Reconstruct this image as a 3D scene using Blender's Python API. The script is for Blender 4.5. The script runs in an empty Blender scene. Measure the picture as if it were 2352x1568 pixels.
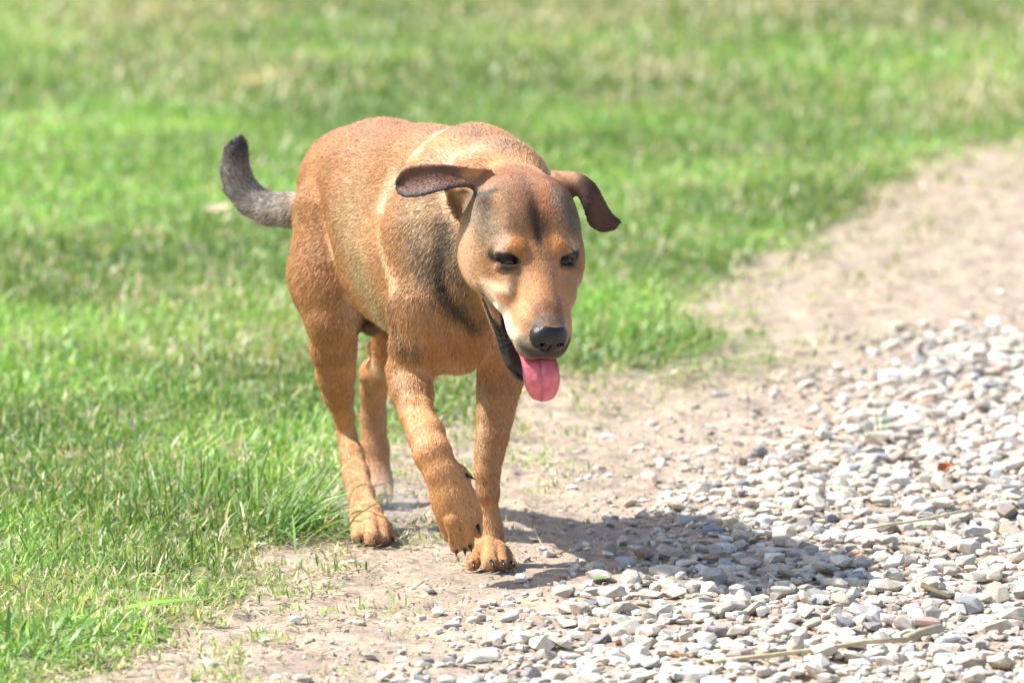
import bpy, math, time
import numpy as np
from mathutils import Vector, Matrix
from mathutils.bvhtree import BVHTree

T0 = time.time()
sc = bpy.context.scene
COL = sc.collection

# ------------------------------------------------------------------ camera
PITCH = math.radians(6.7)
CAM = np.array([0.0, -10.0, 1.47])
FPX = 17000.0
cam = bpy.data.cameras.new('camera')
cam.lens = FPX / 2352 * 36
cam.sensor_width = 36
cam.clip_start = 0.1
cam.clip_end = 600
cam.dof.use_dof = True
cam.dof.focus_distance = 9.78
cam.dof.aperture_fstop = 6.8
co = bpy.data.objects.new('camera', cam)
COL.objects.link(co)
co.location = CAM
co.rotation_euler = (math.pi / 2 - PITCH, 0, 0)
sc.camera = co

# ------------------------------------------------------------------ light
SUN_EL, SUN_AZ = math.radians(51), math.radians(181)   # azimuth measured in the ground plane from +x; the sun stands left of the camera
sdir = Vector((math.cos(SUN_EL) * math.cos(SUN_AZ), math.cos(SUN_EL) * math.sin(SUN_AZ), math.sin(SUN_EL)))
w = bpy.data.worlds.new('World')
sc.world = w
w.use_nodes = True
nt = w.node_tree
sky = nt.nodes.new('ShaderNodeTexSky')
sky.sky_type = 'NISHITA'
sky.sun_disc = False
sky.dust_density = 2.2
sky.ozone_density = 0.6
sky.sun_elevation = SUN_EL
sky.sun_rotation = math.radians(90) - SUN_AZ
nt.links.new(sky.outputs[0], nt.nodes['Background'].inputs[0])
nt.nodes['Background'].inputs[1].default_value = 0.13
sl = bpy.data.lights.new('sun', 'SUN')
sl.energy = 4.5
sl.angle = math.radians(0.6)
sl.color = (1.0, 0.96, 0.90)
so = bpy.data.objects.new('sun', sl)
COL.objects.link(so)
so.location = sdir * 20
so.rotation_euler = sdir.to_track_quat('Z', 'Y').to_euler()
sc.view_settings.view_transform = 'Standard'
sc.view_settings.look = 'None'
sc.view_settings.gamma = 1
sc.view_settings.use_curve_mapping = False
sc.view_settings.exposure = 0.96

# ------------------------------------------------------------------ helpers
rng = np.random.default_rng(11)
UP = np.array([0, math.sin(PITCH), math.cos(PITCH)])
FW = np.array([0, math.cos(PITCH), -math.sin(PITCH)])

def ray(px, py):
    return np.array([1.0, 0, 0]) * (px - 1176) / FPX + UP * (784 - py) / FPX + FW

def at(px, py, Y):                       # photo position + depth in metres -> world point
    d = ray(px, py)
    return CAM + d * ((Y - CAM[1]) / d[1])

def rad(px, Y):                          # photo length at that depth -> metres
    return px * (Y - CAM[1]) / FPX

def on_ground(px, py, z=0.0):
    d = ray(px, py)
    return CAM + d * ((z - CAM[2]) / d[2])

def smooth01(x, a, b):
    t = np.clip((x - a) / (b - a), 0, 1)
    return t * t * (3 - 2 * t)

def vnoise(P, scale, seed=0):            # value noise, P (N,2|3)
    Q = P / scale
    i = np.floor(Q).astype(np.int64)
    f = Q - i
    f = f * f * (3 - 2 * f)
    dim = P.shape[1]
    out = 0
    for c in range(2 ** dim):
        b = [(c >> d) & 1 for d in range(dim)]
        h = np.full(len(P), seed * 7919 + 13, np.int64)
        wgt = 1.0
        for d in range(dim):
            h = (h ^ ((i[:, d] + b[d]) * (73856093, 19349663, 83492791)[d])) * 2654435761 % 4294967296
            wgt = wgt * (f[:, d] if b[d] else 1 - f[:, d])
        h = (h ^ (h >> 13)) * 1274126177 % 4294967296
        out = out + wgt * (h / 4294967296)
    return out

def fnoise(P, scale, seed=0, octv=3):
    o, a, s = 0, 0.5, 0
    for k in range(octv):
        o = o + a * vnoise(P, scale / 2 ** k, seed + k)
        s += a
        a *= 0.5
    return o / s

def mesh_np(name, V, faces_list, mat=None, parent=None, smooth=True, link=True):
    me = bpy.data.meshes.new(name)
    V = np.ascontiguousarray(V, np.float32)
    me.vertices.add(len(V))
    me.vertices.foreach_set('co', V.ravel())
    loops = np.concatenate([f.ravel() for f in faces_list]).astype(np.int32)
    tot = np.concatenate([np.full(len(f), f.shape[1], np.int32) for f in faces_list])
    st = np.concatenate([[0], np.cumsum(tot)[:-1]]).astype(np.int32)
    me.loops.add(len(loops))
    me.loops.foreach_set('vertex_index', loops)
    me.polygons.add(len(tot))
    me.polygons.foreach_set('loop_start', st)
    me.polygons.foreach_set('loop_total', tot)
    me.polygons.foreach_set('use_smooth', np.full(len(tot), smooth))
    me.update(calc_edges=True)
    if mat:
        me.materials.append(mat)
    if not link:
        return me
    o = bpy.data.objects.new(name, me)
    COL.objects.link(o)
    if parent:
        o.parent = parent
    return o

def color_attr(me, name, C, domain='POINT'):
    a = me.attributes.new(name, 'FLOAT_COLOR', domain)
    C4 = np.ones((len(C), 4), np.float32)
    C4[:, :3] = C
    a.data.foreach_set('color', C4.ravel())

def tag(o, label=None, cat=None, group=None, kind=None):
    if label: o['label'] = label
    if cat: o['category'] = cat
    if group: o['group'] = group
    if kind: o['kind'] = kind
    return o

def empty(name, loc):
    o = bpy.data.objects.new(name, None)
    COL.objects.link(o)
    o.location = loc
    o.empty_display_size = 0.05
    return o

def newmat(name):
    m = bpy.data.materials.new(name)
    m.use_nodes = True
    n = m.node_tree.nodes
    return m, n, m.node_tree.links, n['Principled BSDF']

def attr_node(n, name):
    a = n.new('ShaderNodeAttribute')
    a.attribute_name = name
    return a

# ------------------------------------------------------------------ ground layout (lines on the ground, as world x,y)
def gline(pts):
    return np.array([on_ground(*p)[:2] for p in pts])
TURF_EDGE = gline([(60, 1700), (230, 1568), (330, 1490), (450, 1440), (560, 1370), (640, 1290), (700, 1225), (770, 1165), (830, 1120), (900, 1040), (980, 985),
                   (1090, 960), (1200, 920), (1300, 868), (1440, 866), (1560, 838), (1630, 800), (1560, 745), (1590, 690), (1680, 640),
                   (1780, 612), (1830, 562), (1960, 530), (2010, 462), (2090, 405), (2170, 362), (2352, 330), (2560, 270), (2900, 200), (3600, 110), (5200, 40)])
GRAVEL_EDGE = gline([(520, 1700), (650, 1568), (880, 1480), (1010, 1400), (1160, 1325), (1290, 1250), (1330, 1190), (1420, 1100), (1560, 1020), (1690, 950), (1830, 850),
                     (1960, 790), (2100, 750), (2352, 700), (2700, 640), (3400, 560), (5000, 480)])

def side(P, L):
    """signed distance to a polyline that runs away from the camera: > 0 on its left"""
    best = np.full(len(P), 1e9)
    sg = np.ones(len(P))
    for a, b in zip(L[:-1], L[1:]):
        ab = b - a
        pa = P - a
        t = np.clip((pa @ ab) / (ab @ ab), 0, 1)
        q = pa - t[:, None] * ab
        d = (q ** 2).sum(1)
        cr = ab[0] * pa[:, 1] - ab[1] * pa[:, 0]
        m = d < best - 1e-12
        best = np.where(m, d, best)
        sg = np.where(m, np.sign(cr), sg)
    return np.sqrt(best) * sg

def turf_sd(P):
    return side(P, TURF_EDGE) + 0.16 * (fnoise(P * np.array([1, .6]), 0.16, 5) - 0.5) + 0.08 * (fnoise(P, 0.04, 6) - 0.5)

def gravel_sd(P):
    return -side(P, GRAVEL_EDGE) + 0.12 * (fnoise(P, 0.15, 8) - 0.5)

def relief(P):
    r = 0.012 * (fnoise(P, 0.30, 21) - 0.5) + 0.016 * (fnoise(P, 0.06, 22) - 0.5) + 0.008 * (vnoise(P * np.array([1, .7]), 0.018, 27) - 0.5)
    near = np.exp(-(((P[:, 0] - 0.0) / 0.10) ** 2 + ((P[:, 1] + 0.13) / 0.10) ** 2)) + np.exp(-(((P[:, 0] + 0.185) / 0.10) ** 2 + ((P[:, 1] - 0.13) / 0.10) ** 2))
    return r * (1 - 0.9 * np.clip(near, 0, 1)) - 0.001

# ------------------------------------------------------------------ the ground sheet
if True:
    def axis(lo, hi, step, far_lo, far_hi):
        mid = np.arange(lo, hi, step)
        g, s, x = [], step, lo
        while x > far_lo:
            s *= 1.25; x -= s; g.append(x)
        h, s, x = [], step, mid[-1]
        while x < far_hi:
            s *= 1.25; x += s; h.append(x)
        return np.array(g[::-1] + list(mid) + h)
    xs = axis(-0.95, 2.9, 0.0085, -150, 150)
    ys = np.concatenate([axis(-1.15, 2.0, 0.009, -20, 2.0), np.arange(2.0, 7.0, .016), 7.0 + np.cumsum(.02 * 1.25 ** np.arange(33))])
    GX, GY = np.meshgrid(xs, ys)
    P = np.stack([GX.ravel(), GY.ravel()], 1)
    fade = smooth01(P[:, 0], 3.2, 2.7) * smooth01(P[:, 1], 7.5, 6.5)
    Z = relief(P) * fade
    Z += 0.010 * smooth01(turf_sd(P), 0.0, 0.08)
    nx, ny = len(xs), len(ys)
    ii = np.arange(nx * ny).reshape(ny, nx)
    F = np.stack([ii[:-1, :-1], ii[:-1, 1:], ii[1:, 1:], ii[1:, :-1]], -1).reshape(-1, 4)
    m, n, l, b = newmat('earth')
    at_n = attr_node(n, 'turf')
    tc = n.new('ShaderNodeTexCoord')
    n1 = n.new('ShaderNodeTexNoise'); n1.inputs['Scale'].default_value = 9; n1.inputs['Detail'].default_value = 8; n1.inputs['Roughness'].default_value = .7
    n2 = n.new('ShaderNodeTexNoise'); n2.inputs['Scale'].default_value = 160; n2.inputs['Detail'].default_value = 5; n2.inputs['Roughness'].default_value = .75
    for q in (n1, n2): l.new(tc.outputs['Object'], q.inputs['Vector'])
    r1 = n.new('ShaderNodeValToRGB')
    r1.color_ramp.elements[0].position = .35; r1.color_ramp.elements[0].color = (.30, .235, .18, 1)
    r1.color_ramp.elements[1].position = .66; r1.color_ramp.elements[1].color = (.50, .405, .305, 1)
    l.new(n1.outputs[0], r1.inputs[0])
    r2 = n.new('ShaderNodeValToRGB')
    r2.color_ramp.elements[0].position = .38; r2.color_ramp.elements[0].color = (.45, .42, .38, 1)
    r2.color_ramp.elements[1].position = .55; r2.color_ramp.elements[1].color = (1, 1, 1, 1)
    l.new(n2.outputs[0], r2.inputs[0])
    mul = n.new('ShaderNodeMix'); mul.data_type = 'RGBA'; mul.blend_type = 'MULTIPLY'; mul.inputs[0].default_value = .7
    l.new(r1.outputs[0], mul.inputs[6]); l.new(r2.outputs[0], mul.inputs[7])
    n3 = n.new('ShaderNodeTexNoise'); n3.inputs['Scale'].default_value = 60; n3.inputs['Detail'].default_value = 6
    l.new(tc.outputs['Object'], n3.inputs['Vector'])
    r3 = n.new('ShaderNodeValToRGB')
    r3.color_ramp.elements[0].position = .35; r3.color_ramp.elements[0].color = (.13, .115, .06, 1)
    r3.color_ramp.elements[1].position = .65; r3.color_ramp.elements[1].color = (.20, .24, .09, 1)
    l.new(n3.outputs[0], r3.inputs[0])
    mx = n.new('ShaderNodeMix'); mx.data_type = 'RGBA'
    l.new(at_n.outputs['Fac'], mx.inputs[0]); l.new(mul.outputs[2], mx.inputs[6]); l.new(r3.outputs[0], mx.inputs[7])
    l.new(mx.outputs[2], b.inputs['Base Color'])
    b.inputs['Roughness'].default_value = .95
    bp = n.new('ShaderNodeBump'); bp.inputs['Strength'].default_value = .6; bp.inputs['Distance'].default_value = .004
    l.new(n2.outputs[0], bp.inputs['Height']); l.new(bp.outputs[0], b.inputs['Normal'])
    g = mesh_np('ground', np.c_[P, Z], [F], m)
    ta = g.data.attributes.new('turf', 'FLOAT', 'POINT')
    ta.data.foreach_set('value', smooth01(turf_sd(P), -0.005, 0.05).astype(np.float32))
    tag(g, 'bare trodden earth running under the lawn and the gravel', kind='structure')
    print('ground', round(time.time() - T0, 1))

# ------------------------------------------------------------------ rocks
def hull_rock(r, flat, npts):
    p = r.normal(size=(npts, 3))
    p /= np.linalg.norm(p, axis=1)[:, None]
    p = np.sign(p) * np.abs(p) ** 0.75
    p *= np.array([1, r.uniform(.6, .95), flat]) * r.uniform(.88, 1.08, (npts, 1))
    import bmesh
    bm = bmesh.new()
    for q in p: bm.verts.new(q)
    ret = bmesh.ops.convex_hull(bm, input=bm.verts)
    bmesh.ops.delete(bm, geom=[v for v in ret['geom_interior'] if isinstance(v, bmesh.types.BMVert)], context='VERTS')
    bmesh.ops.triangulate(bm, faces=bm.faces)
    bm.verts.ensure_lookup_table(); bm.verts.index_update()
    V = np.array([v.co[:] for v in bm.verts]); F = np.array([[v.index for v in f.verts] for f in bm.faces])
    bm.free()
    return V, F

def stone_material():
    m, n, l, b = newmat('limestone')
    a = attr_node(n, 'rnd')
    oi = n.new('ShaderNodeObjectInfo')
    ad = n.new('ShaderNodeMath'); ad.operation = 'ADD'
    l.new(a.outputs['Fac'], ad.inputs[0]); l.new(oi.outputs['Random'], ad.inputs[1])
    fr = n.new('ShaderNodeMath'); fr.operation = 'FRACT'; l.new(ad.outputs[0], fr.inputs[0])
    cr = n.new('ShaderNodeValToRGB'); cr.color_ramp.interpolation = 'LINEAR'
    stops = [(0, (.44, .41, .36)), (.14, (.54, .49, .41)), (.28, (.33, .295, .25)), (.40, (.60, .57, .52)), (.52, (.48, .44, .375)), (.62, (.34, .34, .34)),
             (.74, (.54, .495, .42)), (.86, (.72, .70, .66)), (.94, (.22, .23, .255)), (1, (.46, .32, .24))]
    el = cr.color_ramp.elements
    el[0].position = 0; el[0].color = (*stops[0][1], 1)
    el[1].position = 1; el[1].color = (*stops[-1][1], 1)
    for p_, c_ in stops[1:-1]:
        e = el.new(p_); e.color = (*c_, 1)
    l.new(fr.outputs[0], cr.inputs[0])
    tc = n.new('ShaderNodeTexCoord')
    geo = n.new('ShaderNodeNewGeometry')
    n1 = n.new('ShaderNodeTexNoise'); n1.inputs['Scale'].default_value = 120; n1.inputs['Detail'].default_value = 6; n1.inputs['Roughness'].default_value = .7
    l.new(geo.outputs['Position'], n1.inputs['Vector'])
    r2 = n.new('ShaderNodeValToRGB')
    r2.color_ramp.elements[0].position = .3; r2.color_ramp.elements[0].color = (.72, .69, .63, 1)
    r2.color_ramp.elements[1].position = .62; r2.color_ramp.elements[1].color = (1.08, 1.07, 1.05, 1)
    l.new(n1.outputs[0], r2.inputs[0])
    mul = n.new('ShaderNodeMix'); mul.data_type = 'RGBA'; mul.blend_type = 'MULTIPLY'; mul.inputs[0].default_value = 1
    l.new(cr.outputs[0], mul.inputs[6]); l.new(r2.outputs[0], mul.inputs[7])
    l.new(mul.outputs[2], b.inputs['Base Color'])
    b.inputs['Roughness'].default_value = .85
    bp = n.new('ShaderNodeBump'); bp.inputs['Strength'].default_value = .5; bp.inputs['Distance'].default_value = .002
    l.new(n1.outputs[0], bp.inputs['Height']); l.new(bp.outputs[0], b.inputs['Normal'])
    return m

def plain_stone(name, rgb, rough=.85):
    m, n, l, b = newmat(name)
    geo = n.new('ShaderNodeNewGeometry')
    n1 = n.new('ShaderNodeTexNoise'); n1.inputs['Scale'].default_value = 90; n1.inputs['Detail'].default_value = 6
    l.new(geo.outputs['Position'], n1.inputs['Vector'])
    r2 = n.new('ShaderNodeValToRGB')
    r2.color_ramp.elements[0].position = .3; r2.color_ramp.elements[0].color = (*[c * .78 for c in rgb], 1)
    r2.color_ramp.elements[1].position = .65; r2.color_ramp.elements[1].color = (*[min(c * 1.08, 1) for c in rgb], 1)
    l.new(n1.outputs[0], r2.inputs[0]); l.new(r2.outputs[0], b.inputs['Base Color'])
    b.inputs['Roughness'].default_value = rough
    bp = n.new('ShaderNodeBump'); bp.inputs['Strength'].default_value = .5; bp.inputs['Distance'].default_value = .002
    l.new(n1.outputs[0], bp.inputs['Height']); l.new(bp.outputs[0], b.inputs['Normal'])
    return m

def rotz(a):
    c, s = np.cos(a), np.sin(a)
    R = np.zeros((len(a), 3, 3)); R[:, 0, 0] = c; R[:, 0, 1] = -s; R[:, 1, 0] = s; R[:, 1, 1] = c; R[:, 2, 2] = 1
    return R

def tilt(ax, ang):
    c, s = np.cos(ang), np.sin(ang)
    ux, uy = np.cos(ax), np.sin(ax)
    R = np.zeros((len(ax), 3, 3))
    R[:, 0, 0] = c + ux * ux * (1 - c); R[:, 0, 1] = ux * uy * (1 - c); R[:, 0, 2] = uy * s
    R[:, 1, 0] = ux * uy * (1 - c); R[:, 1, 1] = c + uy * uy * (1 - c); R[:, 1, 2] = -ux * s
    R[:, 2, 0] = -uy * s; R[:, 2, 1] = ux * s; R[:, 2, 2] = c
    return R

# notable single stones: (px, py of centre, width px, height factor, colour, rotation, label)
NOTABLE = [
    (2045, 868, 58, .72, (.88, .87, .84), .3, 'bright white rounded stone lying alone on the edge of the gravel, upper right'),
    (2296, 822, 60, .55, (.80, .79, .76), .1, 'large pale white stone near the right end of the upper gravel edge'),
    (1532, 1305, 96, .42, (.60, .53, .43), .2, 'flat buff stone on the near rim of the dog shadow, wider than its neighbours'),
    (1366, 1298, 62, .50, (.56, .50, .40), 1.2, 'small block of buff stone just right of the planted front paw'),
    (1398, 1262, 52, .75, (.40, .345, .29), .7, 'brown upright stone standing inside the dog shadow'),
    (1640, 1213, 58, .45, (.25, .27, .31), .2, 'slate grey oval stone at the far rim of the dog shadow'),
    (1990, 1222, 92, .34, (.84, .82, .77), 2.9, 'long white wedge of stone in the middle of the gravel'),
    (2100, 1150, 70, .5, (.70, .67, .61), .9, 'pale squarish stone beside the orange leaf'),
    (1968, 1322, 62, .4, (.27, .28, .31), .5, 'dark blue grey stone at the lower right tip of the dog shadow'),
    (1800, 1345, 50, .62, (.62, .585, .5), .1, 'round buff stone just below the right end of the dog shadow'),
    (1110, 1496, 88, .30, (.55, .52, .43), .4, 'flat grey green slab in the foreground gravel with a dark gap under it'),
    (1600, 1545, 74, .55, (.70, .71, .70), .3, 'pale grey stone at the bottom edge of the gravel'),
    (2030, 1336, 86, .40, (.55, .49, .40), .2, 'wide tan stone right of the dog shadow'),
    (1395, 998, 36, .4, (.72, .68, .62), .2, 'pale stone on bare earth right of the dog front legs'),
    (800, 1286, 40, .35, (.66, .62, .56), .1, 'small pale stone on the earth below the left hind paw'),
    (680, 1418, 34, .5, (.78, .76, .72), .6, 'small white pebble on bare earth at the lawn edge'),
    (1960, 1070, 62, .42, (.38, .40, .43), .2, 'curved grey stone standing on edge at the gravel far side'),
    (2310, 1105, 44, .6, (.36, .35, .32), .4, 'dark stone at the right edge of the picture'),
]
if True:
    bases = [hull_rock(np.random.default_rng(100 + k), np.random.default_rng(k).uniform(.28, .55), 22) for k in range(14)]
    mstone = stone_material()
    keep = []
    nxy = []
    for (px, py, wpx, hf, colr, rz, lab) in NOTABLE:
        c = on_ground(px, py + wpx * .2)
        nxy.append((c[0], c[1], rad(wpx, c[1]) / 2))
    nxy = np.array(nxy)
    # scattered layers
    layers = []
    rg = np.random.default_rng(3)
    def scatter(n, x0, x1, y0, y1):
        return np.stack([rg.uniform(x0, x1, n), rg.uniform(y0, y1, n)], 1)
    specs = []
    # (count, x range, y range, size lo, hi, sd threshold kind)
    def add_layer(P, size, zf):
        specs.append((P, size, zf))
    P = scatter(60000, -.75, 1.9, -1.3, 2.7)
    d = gravel_sd(P)
    keepm = rg.random(len(P)) < smooth01(d, -0.06, 0.30) * .80
    P = P[keepm]; d = d[keepm]
    s = np.exp(rg.normal(math.log(.0072), .46, len(P))) * (0.75 + .4 * smooth01(d, 0, .3))
    s = np.clip(s, .003, .021)
    add_layer(P, s, rg.uniform(-.2, .55, len(P)))
    P = scatter(7000, -.75, 2.9, -1.3, 7.0)              # stray pebbles in the bare earth
    d = gravel_sd(P); t_ = turf_sd(P)
    keepm = (d < .05) & (t_ < -.03) & (rg.random(len(P)) < .06 + .55 * np.exp(np.minimum(d, 0) / .12))
    P = P[keepm]
    add_layer(P, np.clip(np.exp(rg.normal(math.log(.006), .45, len(P))), .003, .014), rg.uniform(-.5, .2, len(P)))
    P = scatter(26000, 0.1, 6.0, 2.4, 9.0)              # farther gravel beside the frame
    d = gravel_sd(P)
    P = P[(rg.random(len(P)) < smooth01(d, 0, .3) * .9) & (P[:, 0] < .5 + P[:, 1] * .35 + 1.2)]
    add_layer(P, np.clip(np.exp(rg.normal(math.log(.014), .4, len(P))), .006, .03), rg.uniform(-.3, .4, len(P)))
    PA = np.concatenate([q[0] for q in specs]); SA = np.concatenate([q[1] for q in specs]); ZA = np.concatenate([q[2] for q in specs])
    # nothing under the paws, nothing through a single stone
    ok = np.ones(len(PA), bool)
    for cx, cy, rr in nxy:
        ok &= ~(((PA[:, 0] - cx) ** 2 + (PA[:, 1] - cy) ** 2) < (rr * .95 + SA * .5) ** 2)
    for cx, cy, rr in ((-.03, -.12, .055), (-.185, .13, .06), (-.185, .5, .05)):
        ok &= ~(((PA[:, 0] - cx) ** 2 + (PA[:, 1] - cy) ** 2) < (rr + SA) ** 2)
    PA, SA, ZA = PA[ok], SA[ok], ZA[ok]
    # relax: drop centres far too near a bigger one (cheap grid test)
    order = np.argsort(-SA)
    grid = {}
    acc = []
    cell = .03
    for i in order:
        x, y = PA[i]; r_ = SA[i]
        gx, gy = int(x // cell), int(y // cell)
        good = True
        for ax_ in (-1, 0, 1):
            for ay_ in (-1, 0, 1):
                for (qx, qy, qr) in grid.get((gx + ax_, gy + ay_), ()):
                    if (qx - x) ** 2 + (qy - y) ** 2 < (.55 * (qr + r_)) ** 2:
                        good = False; break
                if not good: break
            if not good: break
        if good:
            grid.setdefault((gx, gy), []).append((x, y, r_))
            acc.append(i)
    acc = np.array(acc)
    PA, SA, ZA = PA[acc], SA[acc], ZA[acc]
    N = len(PA)
    print('stones', N, round(time.time() - T0, 1))
    base_i = rg.integers(0, len(bases), N)
    RZ = rotz(rg.uniform(0, 6.283, N)); RT = tilt(rg.uniform(0, 6.283, N), np.abs(rg.normal(0, .30, N)))
    R = RT @ RZ
    rnd = rg.random(N)
    zz = relief(PA) + SA * (.28 + .5 * np.clip(ZA, -.3, 1))
    # the 300 that show largest: parts of the gravel bed
    dist = PA[:, 1] + 10
    pxw = PA[:, 0] * FPX / dist
    pyv = (math.tan(math.atan(1.47 / 1) * 0) + 0)
    inview = (np.abs(pxw) < 1150) & (PA[:, 1] > -1.02) & (PA[:, 1] < 4)
    big = np.argsort(-(SA / dist) * inview)[:300]
    isbig = np.zeros(N, bool); isbig[big] = True
    bed = empty('gravel_bed', (1.0, 0, 0))
    tag(bed, 'pale limestone gravel bed along the edge of the bare earth', kind='structure')
    meshes = []
    for k, (V, Fc) in enumerate(bases):
        me = mesh_np('stone', V, [Fc], mstone, smooth=False, link=False)
        meshes.append(me)
    for i in big:
        o = bpy.data.objects.new('stone', meshes[base_i[i]])
        COL.objects.link(o)
        o.parent = bed
        M = Matrix.Identity(4)
        for a_ in range(3):
            for b_ in range(3):
                M[a_][b_] = R[i, a_, b_] * SA[i]
        M.translation = Vector((PA[i, 0] - 1.0, PA[i, 1], zz[i]))
        o.matrix_local = M
    rest = ~isbig
    VV, FF, RR, off = [], [], [], 0
    for k, (V, Fc) in enumerate(bases):
        idx = np.where(rest & (base_i == k))[0]
        if not len(idx): continue
        W = np.einsum('nij,vj->nvi', R[idx], V) * SA[idx][:, None, None]
        W += np.stack([PA[idx, 0], PA[idx, 1], zz[idx]], 1)[:, None, :]
        VV.append(W.reshape(-1, 3))
        FF.append((Fc[None] + (np.arange(len(idx)) * len(V))[:, None, None] + off).reshape(-1, 3))
        RR.append(np.repeat(rnd[idx], len(V)))
        off += len(idx) * len(V)
    gr = mesh_np('gravel', np.concatenate(VV), FF, mstone, smooth=False)
    a = gr.data.attributes.new('rnd', 'FLOAT', 'POINT'); a.data.foreach_set('value', np.concatenate(RR).astype(np.float32))
    tag(gr, 'countless small pale stones packed between the larger gravel', kind='stuff')
    # fine grit
    ng = 34000
    P = scatter(ng, -.8, 2.0, -1.3, 4.0)
    d = gravel_sd(P); t_ = turf_sd(P)
    P = P[(t_ < -.01) & (rg.random(ng) < .22 + .78 * smooth01(d, -.2, .05))]
    ng = len(P)
    V, Fc = hull_rock(np.random.default_rng(77), .6, 8)
    Rg = tilt(rg.uniform(0, 6.28, ng), rg.uniform(0, 1, ng)) @ rotz(rg.uniform(0, 6.28, ng))
    sg_ = np.clip(np.exp(rg.normal(math.log(.0023), .45, ng)), .001, .006)
    W = np.einsum('nij,vj->nvi', Rg, V) * sg_[:, None, None] + np.c_[P, relief(P) + sg_ * .3][:, None, :]
    gg = mesh_np('grit', W.reshape(-1, 3), [(Fc[None] + (np.arange(ng) * len(V))[:, None, None]).reshape(-1, 3)], mstone, smooth=False)
    a = gg.data.attributes.new('rnd', 'FLOAT', 'POINT'); a.data.foreach_set('value', np.repeat(rg.random(ng), len(V)).astype(np.float32))
    tag(gg, 'fine grit and crumbs of stone over the bare earth', kind='stuff')
    # crumbs of earth
    ng = 52000
    P = scatter(ng, -.9, 2.6, -1.2, 6.0)
    t_ = turf_sd(P); d = gravel_sd(P)
    P = P[(t_ < .03) & (rg.random(ng) < (.25 + .75 * smooth01(fnoise(P, .12, 91), .45, .65)) * (1 - .7 * smooth01(d, 0, .2)))]
    ng = len(P)
    V, Fc = hull_rock(np.random.default_rng(78), .55, 9)
    Rg = tilt(rg.uniform(0, 6.28, ng), rg.uniform(0, 1, ng)) @ rotz(rg.uniform(0, 6.28, ng))
    sg_ = np.clip(np.exp(rg.normal(math.log(.0026), .5, ng)), .001, .009)
    W = np.einsum('nij,vj->nvi', Rg, V) * sg_[:, None, None] + np.c_[P, relief(P) + sg_ * .25][:, None, :]
    cl = mesh_np('earth_crumbs', W.reshape(-1, 3), [(Fc[None] + (np.arange(ng) * len(V))[:, None, None]).reshape(-1, 3)], plain_stone('dry_soil', (.47, .385, .30), .95), smooth=False)
    tag(cl, 'dry crumbs and clods of beige soil on the path', kind='stuff')
    for j, (px, py, wpx, hf, colr, rz, lab) in enumerate(NOTABLE):
        V, Fc = hull_rock(np.random.default_rng(500 + j), 1.0, 40)
        r_ = rad(wpx, nxy[j, 1]) / 2
        V = V * np.array([r_, r_ * .75, r_ * hf])
        o = mesh_np('stone', V, [Fc], plain_stone('single_stone', colr), smooth=False)
        o.location = (nxy[j, 0], nxy[j, 1], r_ * hf * .62 - .001)
        o.rotation_euler = (0, .08 * math.sin(j * 3), rz)
        tag(o, lab, 'stone', 'single stones that stand out in the gravel')
    print('gravel', round(time.time() - T0, 1))

# ------------------------------------------------------------------ grass
def blades(P, z, az, lean, bend, length, width, tint):
    """flat tapering blades: 3 pairs + tip; returns V, quads, tris, colours"""
    n_ = len(P)
    t = np.array([0, .38, .72, 1.0])
    wd = np.array([.8, 1.0, .7, 0])
    dirx, diry = np.cos(az), np.sin(az)
    V = np.zeros((n_, 7, 3))
    x = np.zeros(n_); zz_ = np.zeros(n_)
    prev = 0
    idx = 0
    tw = rng.uniform(-1.2, 1.2, n_)
    for k in range(4):
        if k:
            a_ = lean + bend * (t[k] + prev) / 2
            x = x + np.sin(a_) * (t[k] - prev) * length
            zz_ = zz_ + np.cos(a_) * (t[k] - prev) * length
            prev = t[k]
        c = np.stack([P[:, 0] + dirx * x, P[:, 1] + diry * x, z + zz_], 1)
        a_ = lean + bend * t[k]
        sx, sy = -diry, dirx
        nxn, nyn, nzn = -np.cos(a_) * dirx, -np.cos(a_) * diry, np.sin(a_)
        ct, st_ = np.cos(tw * t[k]), np.sin(tw * t[k])
        sd = np.stack([sx * ct + nxn * st_, sy * ct + nyn * st_, nzn * st_], 1) * (width * wd[k] / 2)[:, None]
        if k < 3:
            V[:, idx] = c - sd; V[:, idx + 1] = c + sd; idx += 2
        else:
            V[:, idx] = c
    o = (np.arange(n_) * 7)[:, None]
    Q = np.concatenate([o + np.array([0, 1, 3, 2]), o + np.array([2, 3, 5, 4])])
    Tt = o + np.array([4, 5, 6])
    C = np.repeat(tint, 7, axis=0).reshape(n_, 7, 3).copy()
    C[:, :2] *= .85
    return V.reshape(-1, 3), Q, Tt, C.reshape(-1, 3)

def grass_material(name, transl=.35, rough=.45, spec=.5):
    m, n, l, b = newmat(name)
    a = attr_node(n, 'tint')
    l.new(a.outputs['Color'], b.inputs['Base Color'])
    b.inputs['Roughness'].default_value = rough
    b.inputs['Specular IOR Level'].default_value = spec
    tr = n.new('ShaderNodeBsdfTranslucent')
    ga = n.new('ShaderNodeMix'); ga.data_type = 'RGBA'; ga.blend_type = 'MULTIPLY'; ga.inputs[0].default_value = 1; ga.inputs[7].default_value = (1.12, 1.22, .65, 1)
    l.new(a.outputs['Color'], ga.inputs[6]); l.new(ga.outputs[2], tr.inputs['Color'])
    ms = n.new('ShaderNodeMixShader'); ms.inputs[0].default_value = transl
    l.new(b.outputs[0], ms.inputs[1]); l.new(tr.outputs[0], ms.inputs[2])
    l.new(ms.outputs[0], n['Material Output'].inputs[0])
    return m

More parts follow.
